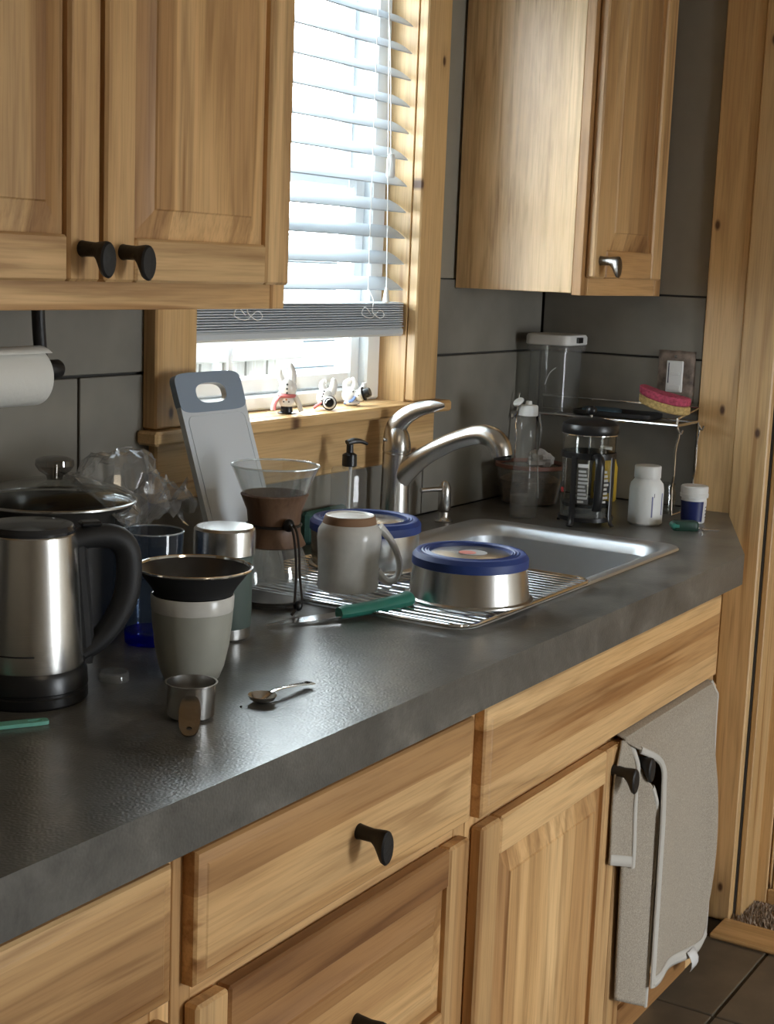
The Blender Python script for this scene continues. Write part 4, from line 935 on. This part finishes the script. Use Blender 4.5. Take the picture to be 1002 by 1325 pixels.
# dark pan lid / blue cloth on the shelf
o = obj('black_tray', MB().rings([[Vector((x, y, z)) for x, y in rrect(2.94+i_, 3.04-i_, -.330+i_, -.150-i_, .02, 5)] for i_, z in ((.004, SZ), (0, SZ+.003), (0, SZ+.011), (.004, SZ+.012), (.006, SZ+.004))]), 'black_matte'); tag(o, 'shallow black tray on the wire shelf behind the press', 'tray')
o = obj('dish_cloth', MB().rings([[Vector((x, y+.004*math.sin(x*70), z)) for x, y in rrect(2.950+i_, 3.005-i_, -.250+i_, -.168-i_, .012, 5)] for i_, z in ((.003, SZ+.0045), (0, SZ+.008), (0, SZ+.014), (.006, SZ+.017))]), 'blue_cloth'); tag(o, 'folded blue grey dish cloth on the black tray', 'cloth')
# sponge leaning on the tray
sg = thing('sponge', 'curved pink and tan scrubbing sponge on the wire shelf', 'sponge', (2.975, -0.352, SZ+.004), rz=math.radians(-86))
def sponge_layer(z0, z1, grow):
    m = MB(); rs = []
    n = 28
    for t_, k_ in ((0, .94), (.12, 1.0), (.88, 1.0), (1, .94)):
        z = z0 + (z1-z0)*t_; ring = []
        for i in range(n):
            a_ = 2*math.pi*i/n; c, s_ = math.cos(a_), math.sin(a_)
            x = .054*k_*math.copysign(abs(c)**.6, c); y = .028*k_*math.copysign(abs(s_)**.6, s_) * (1-.22*math.exp(-((x-.012)/.010)**2))
            bend = .006*(x/.054)**2 - .22*x
            ring.append(Vector((x, y, z + .018 + bend)))
        rs.append(ring)
    return m.rings(rs)
part('foam', sponge_layer(0.0, .018, 0), 'sponge_tan', sg); part('scourer', sponge_layer(.0185, .036, 0), 'sponge_pink', sg)
# ------------------------------------------------------------------ light switch
lsw = thing('light_switch', 'white dimmer switch in a rough stone plate on the right wall', 'switch', (WR-.0112, -0.338, 0.283), absolute=True)
from mathutils import noise
def rough_plate(y0, y1, z0, z1, xb, d):
    ny, nz = 16, 26; G = []
    for j in range(nz+1):
        row = []
        for i in range(ny+1):
            y = y0 + (y1-y0)*i/ny; z = z0 + (z1-z0)*j/nz; e = min(i, ny-i, j, nz-j)
            n1 = noise.noise(Vector((y*60, z*60, 2.0))); n2 = noise.noise(Vector((y*160, z*160, 5)))
            if e == 0: y += .0018*n2; z += .0018*n1
            row.append(Vector((xb - (0 if e == 0 else d*(.75 if e == 1 else 1) + .0018*n1 + .0007*n2), y, z)))
        G.append(row)
    return MB().grid(G)
part('plate', rough_plate(-.381, -.297, .228, .338, WR-.0112, .0075), 'stone_plate', lsw, ang=60)
sb_ = part('switch_body', MB().box(WR-.0225, WR-.0165, -.3575, -.3205, .2490, .3165, .0015), 'white_plastic', lsw)
part('slider', MB().box(WR-.0265, WR-.0226, -.352, -.331, .286, .2925, .001), 'white_plastic', sb_)
part('slider_slot', MB().box(WR-.0229, WR-.0224, -.3268, -.3245, .268, .312, .0001), 'ink', sb_)
part('rocker', MB().box(WR-.0248, WR-.0226, -.3535, -.3265, .2525, .2645, .001), 'white_plastic', sb_)
part('screw', MB().blob((WR-.0205, -.339, .326), .0022, .0035, .0035, 12), 'pewter', lsw)

# ------------------------------------------------------------------ paper towel and holder
PYY, PZ = -0.165, 0.343
ph = thing('paper_towel_holder', 'black iron paper towel holder under the left wall cabinet', 'towel holder', (1.33, PYY, 0.4335), absolute=True)
part('mount', MB().box(1.00, 1.36, PYY-.012, PYY+.012, .4275, .4335, .001), 'iron', ph)
part('arm', MB().tube(bez([(1.338, PYY, .4275), (1.340, PYY, .395), (1.345, PYY, .352)], 4), .0085, 12), 'iron', ph)
part('rod', MB().tube([(1.00, PYY, PZ+.007), (1.352, PYY, PZ+.007)], .0060, 12), 'iron', ph)
part('end_knob', MB().lathe([(0, -.006), (.0105, -.006), (.0120, -.003), (.0120, .020), (.010, .0235), (0, .024)], 24, M=Matrix.Translation((1.352, PYY, PZ+.007)) @ Matrix.Rotation(math.pi/2, 4, 'Y')), 'iron', ph)
pr_ = thing('paper_towel_roll', 'half used white paper towel roll hanging from the iron holder', 'paper towel', (1.20, PYY, PZ), absolute=True)
RM = Matrix.Translation((1.055, PYY, PZ)) @ Matrix.Rotation(math.pi/2, 4, 'Y')
part('roll', MB().lathe([(.019, 0), (.0345, 0), (.0362, .001), (.0362, .274), (.0345, .275), (.019, .275), (.019, 0)], 48, M=RM), 'paper', pr_)
part('loose_sheet', MB().grid([[Vector((1.056+.274*i/8, PYY-.012-.045*(1-j/6)*0-.0362*math.sin(.6-j*.2), PZ+.0368*math.cos(.6-j*.2)+.002*j/6*i/8)) for i in range(9)] for j in range(6)]), 'paper', pr_, solid=.0006)

# ------------------------------------------------------------------ snowman figurines on the sill
SG = 'tumbling snowman figurines on the window sill'
def hat(parent, c, M, s=1.0):
    T = Matrix.Translation(c) @ M @ Matrix.Scale(s, 4)
    return part('hat', MB().lathe([(0, .0005), (.0165, 0), (.0170, .0015), (.0115, .003), (.0105, .016), (.0100, .017), (0, .0172)], 24, M=T), 'black_plastic', parent)
def dot(parent, c, r=.0019): return part('button', MB().blob(c, r, r, r, 10), 'black_plastic', parent)
VD = Vector((-.851, -.525, 0))       # towards the room
sv = Vector((.525, -.851, 0))        # sideways
f1 = thing('snowman_figurine', 'snowman figurine doing a handstand with its legs in the air', 'figurine', (2.092, -0.004, 0.2346), group=SG)
def P3(a_, b2, c_): return tuple(sv*a_ + VD*b2 + Vector((0, 0, c_)))
body = MB().blob((0, 0, .0215), .0135, .0135, .0135).blob(P3(.001, 0, .044), .0155, .0155, .0185)
body.tube(bez([P3(-.006, 0, .053), P3(-.012, 0, .064), P3(-.013, 0, .073)], 5), lerpr([.0075, .0065, .005], 5), 12).blob(P3(-.013, 0, .073), .005)
body.tube(bez([P3(.008, 0, .054), P3(.009, 0, .070), P3(.005, 0, .083)], 5), lerpr([.008, .0065, .005], 5), 12).blob(P3(.005, 0, .083), .005)
part('body', body, 'ceramic_white', f1)
for s_, e_ in ((-1, -.024), (1, .026)):
    part('arm', MB().tube(bez([P3(.010*s_, 0, .034), P3(.019*s_, .002, .022), P3(e_, .004, .0045)], 5), lerpr([.0055, .005, .0045], 5), 10), 'ceramic_white', f1)
part('scarf', MB().tube([P3(.0135*math.cos(t_), .0135*math.sin(t_), .0315) for t_ in [2*math.pi*i/24 for i in range(24)]], .0034, 8, closed=True), 'scarf_pink', f1)
part('scarf_end', MB().tube(bez([P3(-.010, .010, .031), P3(-.018, .012, .020), P3(-.019, .013, .006)], 4), [(.002, .004)]*9, 8), 'scarf_pink', f1)
hat(f1, (0, 0, .0005), Matrix.Identity(4), .95)
for z_ in (.037, .044, .0515): dot(f1, P3(.001, .0162 - .25*abs(z_-.044), z_))
for s_ in (-1, 1): dot(f1, P3(.0045*s_, .0130, .0215), .0014)
part('nose', MB().lathe([(.0018, 0), (0, .006)], 8, M=Matrix.Translation(P3(0, .0125, .025)) @ Matrix.Rotation(math.radians(90), 4, VD.cross(Vector((0, 0, -1))))), 'carrot', f1)
f2 = thing('snowman_figurine', 'snowman figurine bowing so its black hat faces the room', 'figurine', (2.205, -0.010, 0.2346), group=SG)
body = MB().blob(P3(.006, .006, .0130), .0130).blob(P3(-.002, -.006, .021), .0165, .0165, .0185)
body.tube(bez([P3(-.005, -.006, .034), P3(-.008, -.006, .044), P3(-.006, -.006, .0490)], 5), lerpr([.0085, .0065, .005], 5), 12).blob(P3(-.006, -.006, .049), .005)
body.tube(bez([P3(.008, -.006, .030), P3(.012, -.006, .043), P3(.012, -.006, .0525)], 5), lerpr([.0085, .007, .005], 5), 12).blob(P3(.012, -.006, .0525), .005)
part('body', body, 'ceramic_white', f2)
hat(f2, P3(.006, .010, .0135), Matrix.Rotation(math.radians(78), 4, Vector((0, 0, 1)).cross(VD)), .78)
part('hat_band', MB().tube([P3(.000, .0245, .014), P3(.003, .0240, .020), P3(.008, .0235, .022)], .0011, 6), 'ceramic_white', f2)
for a_, z_ in ((-.004, .034), (-.006, .029), (-.007, .0245)): dot(f2, P3(a_, .0085, z_), .0017)
for z_ in (.010, .017): dot(f2, P3(-.008, .0130, z_), .0015)
part('scarf', MB().tube(bez([P3(-.006, .004, .014), P3(-.016, .006, .008), P3(-.022, .006, .003)], 4), [(.0028, .0045)]*9, 8), 'scarf_pink', f2)
f3 = thing('snowman_figurine', 'snowman figurine lying on its belly with hat tilted sideways', 'figurine', (2.318, 0.004, 0.2346), group=SG)
body = MB().blob(P3(.010, .004, .020), .0115).blob(P3(-.008, -.002, .019), .0155, .0155, .0165)
body.tube(bez([P3(-.014, -.004, .028), P3(-.016, -.004, .040), P3(-.010, -.004, .0455)], 5), lerpr([.008, .0065, .005], 5), 12).blob(P3(-.010, -.004, .0455), .005)
body.tube(bez([P3(-.004, -.006, .028), P3(.000, -.006, .040), P3(-.003, -.006, .0475)], 5), lerpr([.008, .0065, .005], 5), 12).blob(P3(-.003, -.006, .0475), .005)
body.tube(bez([P3(.010, -.004, .027), P3(.017, -.006, .036), P3(.0175, -.006, .0425)], 5), lerpr([.005, .005, .0045], 5), 10)
part('body', body, 'ceramic_white', f3)
part('belly_base', MB().blob(P3(-.004, 0, .0055), .021, .013, .0055), 'ceramic_white', f3)
part('scarf', MB().tube(bez([P3(.002, .013, .018), P3(-.004, .0145, .010), P3(-.018, .013, .005)], 4), [(.0022, .0045)]*9, 8), 'scarf_blue', f3)
hat(f3, P3(.0170, .006, .0230), Matrix.Rotation(math.radians(70), 4, Vector((0, 0, 1)).cross(sv + VD*.3 + Vector((0, 0, .1)))), .80)
for a_ in (-.002, .003): dot(f3, P3(a_, .0135, .027), .0014)
dot(f3, P3(.008, .0150, .0205), .0013)

# ------------------------------------------------------------------ kitchen towel over the right cabinet door
tw_ = thing('kitchen_towel', 'beige linen towel with white hems hung over the right sink cabinet door', 'towel', (2.36, -0.665, -0.75), absolute=True)
def smooth(t): return t*t*(3-2*t)
def lerp(a_, b2, t): return a_ + (b2-a_)*t
# main panel: from the door top edge down; u = left..right, v = top..bottom
XL = lambda v: lerp(2.155, 2.225, min(1, v/.25)) - .012*max(0, (v-.3))
def main_pt(u, v):
    zt = -.2365; zb = lerp(-.684, -.748, u**.8) + (.004*math.sin(u*7))
    z = lerp(zt, zb, v)
    xl = 2.150 + .075*smooth(min(1, v/.12)) + .010*v
    x = lerp(xl, lerp(2.560, 2.606, smooth(min(1, v*1.3))), u)
    out = .012 + .030*smooth(min(1, v/.16))*(1-u)**1.3 + .006*math.sin(u*9+1)*min(1, v*3) + .020*math.sin(math.pi*min(1, v*1.0))*math.exp(-((u-.82)/.07)**2) + .009*math.sin(math.pi*v)*math.exp(-((u-.42)/.13)**2)
    if v < .04: out *= smooth(v/.04)*.9+.1
    return Vector((x, YD - .002 - out, z))
NU, NV = 34, 60
G = [[main_pt(i/NU, j/NV) for i in range(NU+1)] for j in range(NV+1)]
top = [[Vector((p.x, yy, -.2365+zz)) for p in G[0]] for yy, zz in ((YD+.022, -.004), (YD+.0205, .0035), (YD+.010, .0050))]
mainp = part('front_panel', MB().grid(top + G), 'linen', tw_, solid=.0035)
# inner fold seen left of the main panel, hangs lower
def fold_pt(u, v):
    z = lerp(-.262, lerp(-.690, -.722, u), v)
    x = lerp(lerp(2.150, 2.168, v), lerp(2.172, 2.236, smooth(min(1, v/.3))), u)
    out = .006 + .004*math.sin(u*3.1) + .030*u*smooth(min(1, v/.15))
    return Vector((x, YD - .003 - out, z))
part('inner_fold', MB().grid([[fold_pt(i/12, j/NV) for i in range(13)] for j in range(NV+1)]), 'linen', tw_, solid=.003)
# short strip hanging behind the left door knob
def strip_pt(u, v):
    z = lerp(lerp(-.236, -.246, u), lerp(-.436, -.458, u), v)
    x = lerp(lerp(2.138, 2.112, min(1, v*4)), lerp(2.168, 2.176, v), u)
    return Vector((x, YD - .0035 - (.003+.016*u*u)*smooth(min(1, .3+v/.3)) - .0008*math.sin(v*9), z))
part('short_strip', MB().grid([[strip_pt(i/10, j/30) for i in range(11)] for j in range(31)]), 'linen', tw_, solid=.003)
def hem_line(pts, w_=.006, n='hem'):
    part(n, MB().tube(pts, [(.0028, w_)]*len(pts), 8, up=(0, -1, 0)), 'hem', tw_)
hem_line([main_pt(0, j/NV) for j in range(3, NV+1)])
hem_line([Vector((main_pt(1, 0).x, YD+.012, -.233)), Vector((main_pt(1, 0).x, YD-.001, -.2325))] + [main_pt(1, j/NV) for j in range(1, NV+1)], .005)
hem_line([main_pt(i/NU, 1.0)+Vector((0, -.001, .006)) for i in range(NU+1)], .004)
part('hem_band', MB().grid([[main_pt(i/NU, v_)+Vector((0, -.0022, 0)) for i in range(NU+1)] for v_ in (.955, .98, 1.0)]), 'hem', tw_, solid=.0012)
hem_line([fold_pt(1, j/NV) for j in range(8, NV+1)], .005)
hem_line([strip_pt(1, j/30) for j in range(31)], .006)
part('hem_band', MB().grid([[strip_pt(i/10, v_)+Vector((0, -.0022, 0)) for i in range(11)] for v_ in (.91, .96, 1.0)]), 'hem', tw_, solid=.0012)
tp = main_pt(.60, .97)
part('care_tag', MB().grid([[tp + Vector((.034*i/3 + .014*j/4, -.005-.008*math.sin(j*.7), -.042*j/4)) for i in range(4)] for j in range(5)]), 'label_white', tw_, solid=.0006)

# ------------------------------------------------------------------ unseen ceiling lamp added for warm fill
cl = thing('ceiling_fill', 'added square flush fill lamp on the ceiling behind the viewpoint', 'lamp', (0.55, -2.35, 1.49), absolute=True)
part('housing', MB().box(0.36, 0.74, -2.54, -2.16, 1.455, 1.489, .004), 'vinyl', cl)
part('diffuser', MB().box(0.375, 0.725, -2.525, -2.175, 1.440, 1.4545, .004), 'fill_diffuser', cl)
